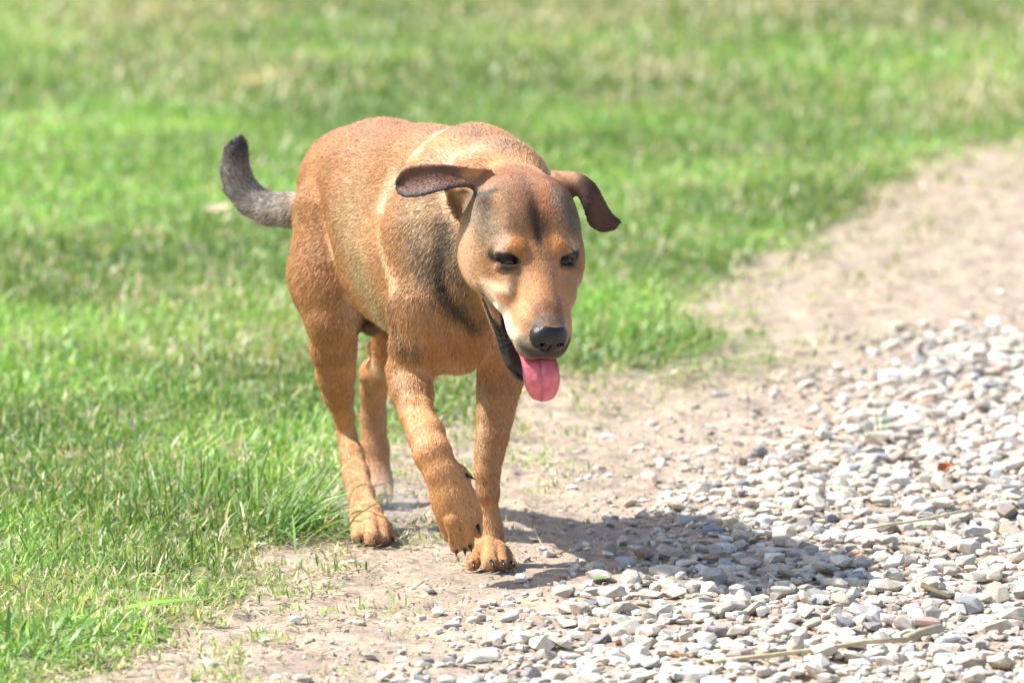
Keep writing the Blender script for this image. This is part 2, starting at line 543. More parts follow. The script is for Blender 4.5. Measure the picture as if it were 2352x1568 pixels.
BARE = [(*on_ground(2245, 238)[:2], .16, .55), (*on_ground(1820, 15)[:2], .45, .8), (*on_ground(300, 55)[:2], .3, .6), (*on_ground(1240, 60)[:2], .3, .6), (*on_ground(1450, 175)[:2], .25, .35)]
GREENS = np.array([(.175, .335, .062), (.12, .25, .045), (.24, .40, .085), (.22, .36, .13), (.32, .45, .10)])
DRY = np.array([(.62, .53, .34), (.50, .40, .24), (.70, .62, .44), (.45, .47, .20)])

def tints(P, dry_p):
    n_ = len(P)
    g_ = GREENS[rng.integers(0, len(GREENS), n_)]
    d_ = DRY[rng.integers(0, len(DRY), n_)]
    patch = fnoise(P, .5, 31)
    patch2 = fnoise(P, 1.3, 33)
    g_ = g_ * ((0.55 + .9 * patch) * (.72 + .56 * smooth01(fnoise(P, .9, 37), .3, .7)))[:, None] * rng.uniform(.75, 1.25, n_)[:, None]
    brown = .45 * smooth01(patch2, .52, .68) * smooth01(P[:, 1], 1.5, 5) + .4 * smooth01(P[:, 1], 8.5, 11)
    g_ = g_ * (1 - .25 * smooth01(P[:, 1], 5, 12))[:, None]
    for bx_, by_, rx_, ry_ in BARE:
        brown = brown + 1.6 * np.exp(-(((P[:, 0] - bx_) / rx_) ** 2 + ((P[:, 1] - by_) / ry_) ** 2))
    dp = np.clip(dry_p + .30 * smooth01(fnoise(P, .3, 35), .55, .75) + .30 * brown, 0, .8)
    return np.where((rng.random(n_) < dp)[:, None], d_ * rng.uniform(.7, 1.1, n_)[:, None], g_)

if True:
    mg = grass_material('grass_blade')
    parts = []
    def lawn(n_, x0, x1, y0, y1, L, W, flare=0.0, dry=.10):
        P = np.stack([rng.uniform(0, 1, n_), rng.uniform(y0, y1, n_)], 1)
        lo = x0 - flare * (P[:, 1] - y0); hi = x1 + flare * (P[:, 1] - y0)
        P[:, 0] = lo + P[:, 0] * (hi - lo)
        d = turf_sd(P)
        dens = .30 + .70 * smooth01(fnoise(P, .07, 41), .30, .58)
        keep_ = rng.random(n_) < np.maximum(smooth01(d, -.05, .07) * dens, .45 * (fnoise(P, .06, 44) > .60) * smooth01(d, -.40, -.03))
        P, d = P[keep_], d[keep_]
        k = len(P)
        hgt = (.75 + .6 * fnoise(P, .10, 43)) * (.55 + .45 * smooth01(d, 0, .12))
        Lh = L * hgt * np.exp(rng.normal(0, .3, k))
        z = relief(P) * smooth01(P[:, 0], 3.2, 2.7) * smooth01(P[:, 1], 7.5, 6.5) + .009
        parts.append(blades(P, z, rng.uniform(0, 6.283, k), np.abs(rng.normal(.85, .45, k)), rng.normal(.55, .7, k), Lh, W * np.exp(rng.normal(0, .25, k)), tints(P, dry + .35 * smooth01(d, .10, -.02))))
    lawn(84000, -.95, .30, -1.2, .9, .024, .0027, .0, .20)
    lawn(96000, -1.1, .90, .9, 3.2, .026, .0033, .0, .13)
    lawn(96000, -1.4, 1.3, 3.2, 7.0, .028, .0044, .0, .07)
    lawn(90000, -1.8, 1.8, 7.0, 13.5, .032, .0064, .0, .06)
    V, Q, T_, C, off = [], [], [], [], 0
    for v, q, t_, c in parts:
        V.append(v); Q.append(q + off); T_.append(t_ + off); C.append(c); off += len(v)
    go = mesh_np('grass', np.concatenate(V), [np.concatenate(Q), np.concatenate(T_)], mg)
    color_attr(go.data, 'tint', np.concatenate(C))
    tag(go, 'short mown green grass with dry yellow blades', kind='stuff')
    print('grass', sum(len(c) for c in C) // 7, round(time.time() - T0, 1))
    # straw and dead clippings on the earth
    n_ = 90000
    P = np.stack([rng.uniform(-.9, 2.6, n_), rng.uniform(-1.2, 6.5, n_)], 1)
    d = turf_sd(P); gd = gravel_sd(P)
    pr = smooth01(d, -.30, -.02) * smooth01(d, .12, .0) * .85 + .34 * (d < 0) * (gd < 0) + .035 * (gd > 0)
    P = P[rng.random(n_) < pr]
    k = len(P)
    Ls = np.clip(np.exp(rng.normal(math.log(.016), .5, k)), .005, .06)
    st = blades(P, relief(P) + .0025 + rng.uniform(0, .004, k) + .006 * (gravel_sd(P) > .05), rng.uniform(0, 6.283, k), rng.normal(1.48, .10, k), rng.normal(0, .22, k), Ls,
                rng.uniform(.0009, .0024, k), DRY[rng.integers(0, 3, k)] * rng.uniform(.35, 1.2, k)[:, None])
    ms_ = grass_material('straw', .15, .6, .3)
    so_ = mesh_np('dry_straw', st[0], [st[1], st[2]], ms_)
    color_attr(so_.data, 'tint', st[3])
    tag(so_, 'scattered dry straw and dead grass clippings', kind='stuff')

    def tuft(name, label, cat, base_px, spread, n_, Lr, wr, az_c, az_s, lean_m, group, dry=.06, bend=.7):
        c = on_ground(*base_px)
        e = empty(name, (c[0], c[1], 0))
        tag(e, label, cat, group)
        rr = np.random.default_rng(int(base_px[0]) + 7)
        P = c[:2] + rr.normal(0, 1, (n_, 2)) * np.array(spread)
        az = rr.normal(az_c, az_s, n_)
        L = rr.uniform(*Lr, n_); W = rr.uniform(*wr, n_)
        lean = np.abs(rr.normal(lean_m, .22, n_)); bd = rr.normal(bend, .25, n_)
        tt = np.where((rr.random(n_) < dry)[:, None], DRY[rr.integers(0, 3, n_)], GREENS[rr.integers(0, 4, n_)] * np.array([.85, .90, .75]) * rr.uniform(.6, 1.1, n_)[:, None])
        V, Q, T_, C = blades(P - c[:2], np.zeros(n_) + .003, az, lean, bd, L, W, tt)
        for i in range(n_):
            s_ = slice(i * 7, i * 7 + 7)
            o = mesh_np('blade', V[s_], [np.array([[0, 1, 3, 2], [2, 3, 5, 4]]), np.array([[4, 5, 6]])], mg, e)
            color_attr(o.data, 'tint', C[s_])
        return e
    G = 'long grass tufts left unmown at the lawn edge'
    tuft('grass_tuft', 'long dark green grass tuft at the lawn edge just left of the planted hind leg', 'grass tuft', (655, 1228), (.040, .06), 170, (.07, .16), (.0024, .0042), .3, .9, .75, G)
    tuft('grass_tuft', 'loose tall grass blades standing up in the lawn left of the dense tuft', 'grass tuft', (440, 1190), (.08, .05), 60, (.06, .16), (.0024, .0040), .6, 1.6, .45, G)
    tuft('grass_tuft', 'few tall upright grass blades in the lawn at the left side', 'grass tuft', (215, 1200), (.035, .03), 12, (.07, .16), (.002, .0034), 1.8, .9, .25, G)
    tuft('grass_tuft', 'grass tuft lying over the earth to the right of the dog tongue', 'grass tuft', (1490, 822), (.09, .20), 200, (.06, .15), (.0024, .0042), -.1, .9, 1.0, G)
    tuft('grass_tuft', 'grass tuft on the earth seen between the dog front legs', 'grass tuft', (1010, 960), (.035, .06), 50, (.04, .09), (.002, .0035), -.9, 1.0, .8, G)
    tuft('grass_tuft', 'broad pale blades leaning at the bottom left corner', 'grass tuft', (75, 1500), (.035, .05), 22, (.05, .11), (.004, .0065), .9, .6, .7, G)
    G2 = 'young sprouts growing through the gravel'
    tuft('grass_sprout', 'taller pale green sprout growing through the gravel', 'sprout', (2020, 1000), (.004, .006), 6, (.03, .055), (.002, .0035), 1.0, 1.1, .3, G2, 0, .3)
    tuft('grass_sprout', 'thin sprout left of the taller one in the gravel', 'sprout', (1992, 1020), (.003, .004), 4, (.022, .04), (.0015, .0025), 2.0, 1.0, .2, G2, 0, .3)
    tuft('grass_sprout', 'tiny green sprout beside the long white wedge stone', 'sprout', (2112, 1228), (.002, .003), 3, (.012, .022), (.002, .003), .8, .8, .4, G2, 0, .3)
    # twigs, leaves, single long blade
    def twig(name, pts, r0, r1, colr, label, cat='twig'):
        V, F = [], []
        ns = 8
        pts = np.array(pts)
        for i, p in enumerate(pts):
            r_ = r0 + (r1 - r0) * i / (len(pts) - 1)
            tdir = pts[min(i + 1, len(pts) - 1)] - pts[max(i - 1, 0)]; tdir /= np.linalg.norm(tdir)
            s_ = np.cross(tdir, [0, 0, 1]); s_ /= np.linalg.norm(s_); u_ = np.cross(s_, tdir)
            for k in range(ns):
                a_ = k * 2 * math.pi / ns
                V.append(p + (s_ * math.cos(a_) + u_ * math.sin(a_)) * r_ * (1 + .15 * math.sin(i * 2.1 + k)))
        for i in range(len(pts) - 1):
            for k in range(ns):
                F.append([i * ns + k, i * ns + (k + 1) % ns, (i + 1) * ns + (k + 1) % ns, (i + 1) * ns + k])
        n0 = len(V); V.append(pts[0]); V.append(pts[-1])
        Tt = [[n0, (k + 1) % ns, k] for k in range(ns)] + [[n0 + 1, (len(pts) - 1) * ns + k, (len(pts) - 1) * ns + (k + 1) % ns] for k in range(ns)]
        o = mesh_np(name, np.array(V), [np.array(F), np.array(Tt)], plain_stone('bark', colr))
        tag(o, label, cat)
        return o
    gp = lambda x, y, z: on_ground(x, y, 0) + np.array([0, 0, z])
    twig('twig', [gp(1640, 1540, .012), gp(1760, 1530, .014), gp(1880, 1520, .016), gp(1990, 1506, .018), gp(2080, 1498, .017)], .0028, .0034, (.52, .44, .28), 'long straight pale twig lying across the foreground gravel')
    twig('twig', [gp(2080, 1498, .018), gp(2110, 1488, .02), gp(2160, 1478, .02)], .005, .0065, (.42, .36, .25), 'thick knobbly end of stick at the right end of the long twig')
    twig('twig', [gp(1960, 1240, .012), gp(2030, 1232, .016), gp(2120, 1222, .018), gp(2240, 1200, .02)], .0016, .0026, (.62, .54, .38), 'thin straw coloured twig right of the long white wedge stone')
    twig('wood_chip', [gp(2120, 1378, .02), gp(2150, 1388, .018), gp(2185, 1400, .016)], .0042, .003, (.12, .095, .05), 'short dark brown wood chip in the right foreground gravel', 'wood chip')
    twig('twig', [gp(1480, 1205, .006), gp(1570, 1200, .009), gp(1650, 1195, .006)], .001, .0016, (.6, .5, .36), 'thin pale twig on the earth at the far rim of the dog shadow')
    twig('twig', [gp(720, 1262, .003), gp(760, 1255, .01), gp(800, 1243, .006), (gp(842, 1230, .012))], .0012, .0018, (.5, .4, .27), 'bent twig lying in front of the planted hind paw')
    def leaf(name, px, py, z, L, W, az, pitch, curl, colr, label, cat='leaf'):
        m, n, l, b = newmat(name)
        nn = n.new('ShaderNodeTexNoise'); nn.inputs['Scale'].default_value = 60
        cr = n.new('ShaderNodeValToRGB')
        cr.color_ramp.elements[0].color = (*[c * .7 for c in colr], 1); cr.color_ramp.elements[1].color = (*colr, 1)
        l.new(nn.outputs[0], cr.inputs[0]); l.new(cr.outputs[0], b.inputs['Base Color']); b.inputs['Roughness'].default_value = .55
        us = np.linspace(0, 1, 9); vs = np.linspace(-1, 1, 5)
        V = []
        for u in us:
            wv = W / 2 * math.sin(math.pi * min(u ** .8, 1)) + .0002
            for v_ in vs:
                V.append(((u - .5) * L, v_ * wv, abs(v_) * wv * .5 + curl * L * (u - .5) ** 2 * 2))
        F = [[i * 5 + j, i * 5 + j + 1, (i + 1) * 5 + j + 1, (i + 1) * 5 + j] for i in range(8) for j in range(4)]
        o = mesh_np(name, np.array(V), [np.array(F)], m)
        md = o.modifiers.new('thickness', 'SOLIDIFY'); md.thickness = .0006
        c = on_ground(px, py)
        o.location = (c[0], c[1], z); o.rotation_euler = (pitch, -.15, az)
        tag(o, label, cat)
    leaf('dry_leaf', 2166, 1110, .022, .030, .017, .6, .9, .5, (.55, .16, .05), 'orange red dry leaf curled between stones at the right')
    leaf('dry_leaf', 1905, 1134, .012, .018, .006, .1, .3, .2, (.55, .22, .08), 'small rust coloured leaf sliver on the upper gravel')
    leaf('dry_leaf', 500, 540, .050, .055, .020, .05, .6, .3, (.62, .46, .33), 'pale curled dead leaf on the lawn below the dog tail')
    leaf('dry_leaf', 590, 255, .07, .15, .016, .35, .5, .15, (.50, .42, .16), 'long yellowed dead blade arched on the far lawn')
    leaf('dry_leaf', 1555, 1537, .016, .028, .012, 2.8, .5, .4, (.60, .36, .16), 'tan leaf scrap on the bottom edge of the gravel')
    leaf('leaf', 1380, 1345, .010, .018, .007, .2, .3, .2, (.22, .36, .06), 'small green leaf scrap between pale stones in the foreground')
    leaf('fallen_grass', 350, 1436, .028, .150, .008, -.02, .5, -.10, (.22, .42, .04), 'single broad green blade reaching from the lawn over the earth', 'grass blade')
    print('plants', round(time.time() - T0, 1))

# ------------------------------------------------------------------ the dog: one surface grown from blended volumes
if True:
    H = 0.0026
    LO = np.array([-0.47, -0.50, -0.012]); HI = np.array([0.20, 0.68, 0.66])
    DIM = np.ceil((HI - LO) / H).astype(int)
    D = np.full(DIM, 0.06, np.float32)

    def sub_box(lo, hi):
        a = np.clip(np.floor((lo - LO) / H).astype(int), 0, DIM - 1)
        b = np.clip(np.ceil((hi - LO) / H).astype(int) + 1, 1, DIM)
        X = [((np.arange(a[i], b[i])) * H + LO[i]).astype(np.float32) for i in range(3)]
        return tuple(slice(a[i], b[i]) for i in range(3)), X

    def smin(a, b, k):
        h = np.maximum(k - np.abs(a - b), 0) / k
        return np.minimum(a, b) - h * h * k * .25

    def prim(p, X):
        x, y, z = X[0][:, None, None], X[1][None, :, None], X[2][None, None, :]
        if p[0] == 'c':
            _, a, b, ra, rb, k = p
            ba = (b - a).astype(np.float32); l2 = float(ba @ ba)
            px_, py_, pz_ = x - a[0], y - a[1], z - a[2]
            t = np.clip((px_ * ba[0] + py_ * ba[1] + pz_ * ba[2]) / l2, 0, 1)
            return np.sqrt((px_ - t * ba[0]) ** 2 + (py_ - t * ba[1]) ** 2 + (pz_ - t * ba[2]) ** 2) - (ra + (rb - ra) * t)
        _, c, r, R, k = p
        dx, dy, dz = x - c[0], y - c[1], z - c[2]
        q = [(R[0, i] * dx + R[1, i] * dy + R[2, i] * dz) for i in range(3)]
        k0 = np.sqrt(sum((q[i] / r[i]) ** 2 for i in range(3)))
        k1 = np.sqrt(sum((q[i] / r[i] ** 2) ** 2 for i in range(3))) + 1e-6
        return k0 * (k0 - 1) / k1

    def bounds(p, m):
        if p[0] == 'c':
            _, a, b, ra, rb, k = p
            return np.minimum(a - ra, b - rb) - m, np.maximum(a + ra, b + rb) + m
        _, c, r, R, k = p
        e = np.sqrt(((R * np.array(r)) ** 2).sum(1))
        return c - e - m, c + e + m

    def group(prims, kg, cut=None):
        """blend the prims among themselves, then blend the result into the body"""
        lo = np.min([bounds(p, .035)[0] for p in prims if p[-1] >= 0], 0); hi = np.max([bounds(p, .035)[1] for p in prims if p[-1] >= 0], 0)
        sl_, X = sub_box(lo, hi)
        o0 = [s.start for s in sl_]
        G = np.full([s.stop - s.start for s in sl_], 0.06, np.float32)
        for p in prims:
            k = p[-1]
            s2, X2 = sub_box(*bounds(p, max(abs(k), .012) + .004))
            s2 = tuple(slice(max(s.start, g.start) , min(s.stop, g.stop)) for s, g in zip(s2, sl_))
            if any(s.stop <= s.start for s in s2): continue
            X2 = [((np.arange(s.start, s.stop)) * H + LO[i]).astype(np.float32) for i, s in enumerate(s2)]
            s3 = tuple(slice(s.start - o, s.stop - o) for s, o in zip(s2, o0))
            d = prim(p, X2)
            if k >= 0:
                G[s3] = smin(G[s3], d, max(k, 1e-4))
            else:
                G[s3] = -smin(-G[s3], d, -k)
        D[sl_] = smin(D[sl_], G, kg)

    def C(a, b, k=.03):          # a, b = (px, py, Y, r_px)
        return ('c', at(*a[:3]), at(*b[:3]), rad(a[3], a[2]), rad(b[3], b[2]), k)

    def chain(pts, k=.03):
        return [C(p, q, k) for p, q in zip(pts[:-1], pts[1:])]

    # ---- trunk
    trunk = []
    trunk += chain([(822, 426, .285, 137), (882, 414, .20, 122), (980, 412, .08, 106), (1090, 402, -.03, 103)], .05)
    trunk += [C((908, 528, .14, 146), (985, 600, .02, 158), .05)]                      # rib cage
    trunk += [C((903, 640, .14, 106), (1030, 715, -.04, 112), .04)]                    # sternum side
    trunk += [C((1165, 460, -.05, 92), (1180, 560, -.08, 100), .04), C((1180, 560, -.08, 100), (1160, 760, -.10, 66), .04)]
    trunk += [C((1080, 660, -.15, 110), (1045, 778, -.15, 82), .04)]                   # chest
    trunk += [C((1095, 402, -.03, 100), (1150, 440, -.15, 104), .04), C((1150, 440, -.15, 104), (1188, 470, -.21, 84), .04)]   # neck
    trunk += [C((1085, 560, -.14, 98), (1135, 600, -.22, 72), .04)]
    group(trunk, 1e-4)
    group([C((1038, 425, -.06, 114), (1000, 560, -.12, 119), .03), C((1000, 560, -.12, 121), (975, 700, -.16, 78), .03)], .015)
    # ---- right hind leg (planted, left in the photo)
    group(chain([(802, 500, .245, 130), (775, 640, .22, 104), (765, 735, .195, 60)], .03) + chain([(765, 735, .195, 58), (766, 800, .215, 50), (771, 860, .25, 43), (778, 907, .275, 33), (790, 955, .30, 22), (797, 1000, .315, 20)], .010)
          + chain([(797, 1000, .315, 20), (808, 1045, .285, 26), (818, 1090, .25, 28), (829, 1135, .20, 28), (840, 1185, .145, 31)], .010)
          + [C((798, 992, .345, 9), (792, 940, .345, 6), .02)], .008)
    # ---- left hind leg (behind, pushing off)
    group(chain([(960, 520, .29, 108), (930, 700, .30, 78), (897, 832, .38, 42)], .03)
          + [C((862, 800, .45, 20), (892, 812, .40, 26), .004), C((863, 856, .47, 36), (897, 836, .39, 42), .006)]
          + chain([(862, 862, .47, 33), (858, 900, .50, 29), (857, 960, .52, 28), (861, 1035, .52, 31), (867, 1105, .50, 23)], .010)
          + [C((836, 825, .445, 7), (862, 822, .42, 5), -.005), C((830, 888, .46, 7), (856, 876, .44, 6), -.006)], .02)
    # ---- left foreleg (planted, right in the photo)
    group(chain([(1160, 760, -.09, 58), (1150, 863, -.08, 50), (1143, 907, -.083, 45), (1138, 952, -.085, 40), (1131, 1000, -.09, 35), (1124, 1041, -.092, 31), (1119, 1086, -.095, 27), (1120, 1130, -.095, 24), (1123, 1175, -.09, 19), (1124, 1222, -.09, 23)], .010), .025)
    # ---- right foreleg (lifted)
    group(chain([(972, 700, -.16, 66), (952, 790, -.16, 54), (941, 850, -.15, 49), (945, 900, -.17, 46), (957, 950, -.20, 37), (978, 997, -.24, 40), (993, 1041, -.265, 41), (1015, 1086, -.275, 38), (1035, 1130, -.275, 43), (1046, 1160, -.272, 45)], .010)
          + [C((1058, 1080, -.262, 11), (1074, 1092, -.262, 8), .015)], .025)
    # ---- paws
    def paw(body, toes, kt=.003, kg=.018):
        group([C(*body, .01)] + [C(a, b, kt) for a, b in toes], kg)
    paw(((1124, 1218, -.09, 27), (1126, 1262, -.10, 36)),
        [((1100, 1262, -.11, 16), (1086, 1294, -.145, 17)), ((1122, 1252, -.115, 18), (1124, 1292, -.165, 18)), ((1145, 1256, -.115, 16), (1152, 1292, -.155, 15)), ((1158, 1266, -.10, 14), (1173, 1294, -.13, 14))])
    paw(((842, 1186, .145, 33), (852, 1208, .13, 35)),
        [((824, 1200, .13, 17), (822, 1232, .10, 16)), ((850, 1192, .12, 19), (854, 1234, .075, 18)), ((874, 1196, .12, 17), (880, 1234, .085, 15)), ((884, 1206, .13, 15), (898, 1235, .11, 13))])
    paw(((868, 1095, .51, 28), (872, 1125, .49, 31)),
        [((858, 1122, .48, 14), (852, 1140, .46, 13)), ((872, 1120, .47, 14), (872, 1140, .45, 13)), ((886, 1122, .48, 13), (890, 1140, .46, 12))])
    paw(((1046, 1160, -.272, 45), (1056, 1192, -.270, 41)),
        [((1024, 1192, -.272, 18), (1030, 1230, -.268, 13)), ((1042, 1196, -.294, 18), (1048, 1254, -.284, 15)), ((1068, 1196, -.292, 18), (1074, 1250, -.282, 15)), ((1090, 1182, -.272, 17), (1096, 1220, -.266, 13))], .0025)
    # ---- tail
    group(chain([(720, 478, .34, 36), (668, 483, .38, 33), (620, 481, .40, 30), (578, 460, .415, 29), (551, 428, .42, 28), (540, 392, .42, 25), (542, 352, .42, 20), (553, 328, .415, 10)], .015), .03)
    # sheath under the belly
    group([C((842, 735, .21, 20), (854, 750, .19, 20), .01)], .01)
    # fold between flank and thigh
    # ---- head, in its own frame: x to the photo's right, y to the nose, z out of the forehead
    HS = 1.06
    HR = np.array([[.937, .220, .271], [.347, -.668, -.658], [-.036, -.711, .703]])
    HO = at(1217, 593, -.30)
    def hl(p): return HO + HR @ (np.array(p) * HS)
    def E(c, r, k=.012): return ('e', hl(c), tuple(np.array(r) * HS), HR, k)
    def HC(a, b, ra, rb, k=.012): return ('c', hl(a), hl(b), ra * HS, rb * HS, k)
    hd = [E((0, -.060, .000), (.066, .078, .053), .02)]
    for s in (-1, 1):
        hd += [E((s * .046, -.024, -.022), (.035, .056, .042), .025),
               E((s * .030, -.050, .024), (.036, .050, .030), .02),        # temples
               E((s * .027, .004, .0235), (.019, .018, .0165), .008),       # brows
               E((s * .038, .034, -.016), (.018, .034, .026), .02)]        # under the eye
    hd += [HC((0, .00, -.008), (0, .088, -.012), .040, .029, .02),
           HC((0, .010, .010), (0, .108, .000), .023, .017, .012)]
    for s in (-1, 1):
        hd += [E((s * .021, .078, -.026), (.0200, .044, .028), .010), E((s * .013, .106, -.030), (.0185, .020, .021), .008)]
    hd += [E((0, .108, -.008), (.021, .018, .018), .008)]
    for s in (-1, 1): hd += [E((s * .012, .109, -.038), (.0185, .0165, .0155), .008)]
    # ridge of skin above the corner of the mouth and the groove under it
    for s in (-1, 1):
        hd += [HC((s * .060, .016, -.022), (s * .040, .044, -.016), .009, .007, .007)]
        hd += [HC((s * .066, .034, -.036), (s * .046, .052, -.022), .004, .003, -.006)]
        hd += [HC((s * .016, -.010, .047), (s * .013, .03, .036), .003, .002, -.008)]
    hd += [HC((0, -.075, .072), (0, .000, .0450), .004, .003, -.008)]
    for s in (-1, 1):
        hd += [E((s * .0385, .0195, .0210), (.0125, .0084, .0085), -.005)]
    for s in (-1, 1):
        hd += [HC((s * .026, .013, .0275), (s * .050, .010, .0195), .0052, .0045, .004)]
        hd += [HC((s * .030, .030, .0165), (s * .049, .024, .0125), .0045, .0045, .004)]
        hd += [E((s * .058, -.022, .044), (.011, .030, .012), -.018)]
        hd += [HC((s * .030, .042, .020), (s * .036, .070, .004), .004, .003, -.010)]
    group(hd, .015)
    # lower jaw, open
    jaw = [HC((0, -.040, -.050), (0, .030, -.072), .040, .028, .02), HC((0, .030, -.072), (0, .094, -.102), .027, .013, .014),
           HC((-.042, .01, -.050), (-.018, .092, -.096), .014, .008, .010), HC((.042, .01, -.050), (.018, .092, -.096), .014, .008, .010),
           E((0, .060, -.070), (.016, .045, .014), -.004)]
    group(jaw, .005)
    # ---- ears: curved sheets given thickness
    def sheet(rows, Yb, thick, k, bulge=0):
        rows = np.array(rows, float)          # (n, 2, 3)
        nu, nv = 26, 11
        ui = np.linspace(0, len(rows) - 1, nu)
        def cr(vals):
            out = []
            for u in ui:
                i = min(int(u), len(rows) - 2); f = u - i
                p0, p1, p2, p3 = vals[max(i - 1, 0)], vals[i], vals[i + 1], vals[min(i + 2, len(rows) - 1)]
                out.append(.5 * (2 * p1 + (p2 - p0) * f + (2 * p0 - 5 * p1 + 4 * p2 - p3) * f * f + (3 * p1 - p0 - 3 * p2 + p3) * f ** 3))
            return np.array(out)
        A, B = cr(rows[:, 0]), cr(rows[:, 1])
        V = []
        for i in range(nu):
            for j in range(nv):
                v = j / (nv - 1)
                q = A[i] * (1 - v) + B[i] * v
                V.append(at(q[0], q[1], q[2] + Yb - bulge * 4 * v * (1 - v)))
        F = [(i * nv + j, i * nv + j + 1, (i + 1) * nv + j + 1, (i + 1) * nv + j) for i in range(nu - 1) for j in range(nv - 1)]
        V = np.array(V)
        bv = BVHTree.FromPolygons([Vector(v) for v in V], F)
        sl_, X = sub_box(V.min(0) - thick - .012, V.max(0) + thick + .012)
        sh = tuple(s.stop - s.start for s in sl_)
        G = np.full(sh, .05, np.float32)
        # only test points near the sheet
        for a_, x in enumerate(X[0]):
            for b_, y in enumerate(X[1]):
                for c_, z in enumerate(X[2]):
                    r_ = bv.find_nearest((x, y, z), thick + .012)
                    if r_[3] is not None:
                        G[a_, b_, c_] = r_[3] - thick
        D[sl_] = smin(D[sl_], G, k)
        return V
    EAR_L = sheet([[(1128, 392, .015), (1104, 446, 0)], [(1065, 386, .0), (1072, 427, -.008)], [(1010, 381, .0), (1022, 434, -.016)], [(956, 383, .006), (966, 448, -.008)], [(927, 393, .010), (936, 451, .002)], [(911, 417, .014), (915, 443, .010)]],
                  -.285, .0024, .008, -.007)
    EAR_C = sheet([[(1020, 432, .004), (1098, 440, 0)], [(1032, 462, 0), (1078, 474, 0)], [(1046, 496, -.002), (1058, 506, 0)]], -.276, .0022, .006, -.006)
    EAR_R = sheet([[(1268, 394, 0), (1308, 452, 0)], [(1325, 399, -.01), (1328, 448, -.012)], [(1364, 423, -.012), (1344, 480, -.020)], [(1386, 462, -.004), (1354, 512, -.014)], [(1403, 490, .002), (1378, 529, 0)], [(1424, 509, .0), (1408, 527, .004)]],
                  -.235, .0024, .008, .006)
    # ground clips the pads
    gz = np.arange(DIM[2]) * H + LO[2]
    D = np.maximum(D, (.0005 - gz)[None, None, :].astype(np.float32))
    print('field', DIM, round(time.time() - T0, 1))

    def surface_net(D, LO, H):
        S = D < 0
        c = S[:-1, :-1, :-1].astype(np.uint8)
        for dx in (0, 1):
            for dy in (0, 1):
                for dz in (0, 1):
                    if dx + dy + dz:
                        c += S[dx:S.shape[0] - 1 + dx, dy:S.shape[1] - 1 + dy, dz:S.shape[2] - 1 + dz]
        act = np.argwhere((c > 0) & (c < 8))
        idm = np.full(c.shape, -1, np.int32)
        idm[act[:, 0], act[:, 1], act[:, 2]] = np.arange(len(act))
        cor = {}
        for dx in (0, 1):
            for dy in (0, 1):
                for dz in (0, 1):
                    cor[(dx, dy, dz)] = D[act[:, 0] + dx, act[:, 1] + dy, act[:, 2] + dz]
        acc = np.zeros((len(act), 3)); cnt = np.zeros(len(act))
        keys = list(cor)
        for i, a in enumerate(keys):
            for b in keys[i + 1:]:
                if sum(abs(p - q) for p, q in zip(a, b)) != 1: continue
                va, vb = cor[a], cor[b]
                m = (va < 0) != (vb < 0)
                t = np.where(m, va / np.where(m, va - vb, 1), 0)
                pt = np.array(a)[None] + t[:, None] * (np.array(b) - np.array(a))[None]
                acc += np.where(m[:, None], pt, 0); cnt += m
        V = (act + acc / cnt[:, None]) * H + LO
        Q = []
        for ax in range(3):
            s0 = [slice(1, -1)] * 3; s1 = [slice(1, -1)] * 3
            s0[ax] = slice(0, -1); s1[ax] = slice(1, None)
            A, B = S[tuple(s0)], S[tuple(s1)]
            e = np.argwhere(A != B)
            off = np.ones(3, int); off[ax] = 0
            e = e + off
            inside = S[e[:, 0], e[:, 1], e[:, 2]]
            u, v = (ax + 1) % 3, (ax + 2) % 3
            def cell(du, dv):
                q = e.copy(); q[:, u] -= du; q[:, v] -= dv
                return idm[q[:, 0], q[:, 1], q[:, 2]]
            q = np.stack([cell(1, 1), cell(0, 1), cell(0, 0), cell(1, 0)], 1)
            q[~inside] = q[~inside][:, ::-1]
            Q.append(q)
        Q = np.concatenate(Q)
        Q = Q[(Q >= 0).all(1)]
        return V, Q
    BV, BQ = surface_net(D, LO, H)
    print('dog verts', len(BV), round(time.time() - T0, 1))

    def vnormals(V, Q):
        n_ = np.cross(V[Q[:, 2]] - V[Q[:, 0]], V[Q[:, 3]] - V[Q[:, 1]])
        out = np.zeros_like(V)
        for k in range(4):
            for a in range(3):
                out[:, a] += np.bincount(Q[:, k], n_[:, a], len(V))
        return out / (np.linalg.norm(out, axis=1)[:, None] + 1e-12)
    # light smoothing of grid artefacts
    legm = (((BV[:, 2] > .07) & (BV[:, 2] < .33)) & (((BV - HO) @ HR)[:, 1] < -.16))[:, None]
    for it_ in range(9):
        s_ = np.zeros_like(BV); c_ = np.zeros(len(BV))
        for k in range(4):
            for kk in ((k + 1) % 4,):
                for a in range(3):
                    s_[:, a] += np.bincount(BQ[:, k], BV[BQ[:, kk], a], len(BV)) + np.bincount(BQ[:, kk], BV[BQ[:, k], a], len(BV))
                c_ += np.bincount(BQ[:, k], minlength=len(BV)) + np.bincount(BQ[:, kk], minlength=len(BV))
        NBV = BV * .5 + .5 * s_ / c_[:, None]
        BV = NBV if it_ < 2 else np.where(legm, NBV, BV)
    BN = vnormals(BV, BQ)

    LIPP = [(-.0585, .032, -.040), (-.048, .048, -.056), (-.037, .062, -.071), (-.027, .082, -.089), (-.014, .102, -.104), (-.003, .108, -.108)]
    def lipdist(L):
        Q = L * np.array([-1, 1, 1]) ; Q[:, 0] = -np.abs(L[:, 0])
        d = np.full(len(L), 9.0)
        for a_, b_ in zip(LIPP[:-1], LIPP[1:]):
            a_, b_ = np.array(a_), np.array(b_)
            t = np.clip(((Q - a_) @ (b_ - a_)) / ((b_ - a_) @ (b_ - a_)), 0, 1)
            d = np.minimum(d, np.linalg.norm(Q - a_ - t[:, None] * (b_ - a_), axis=1))
        return d
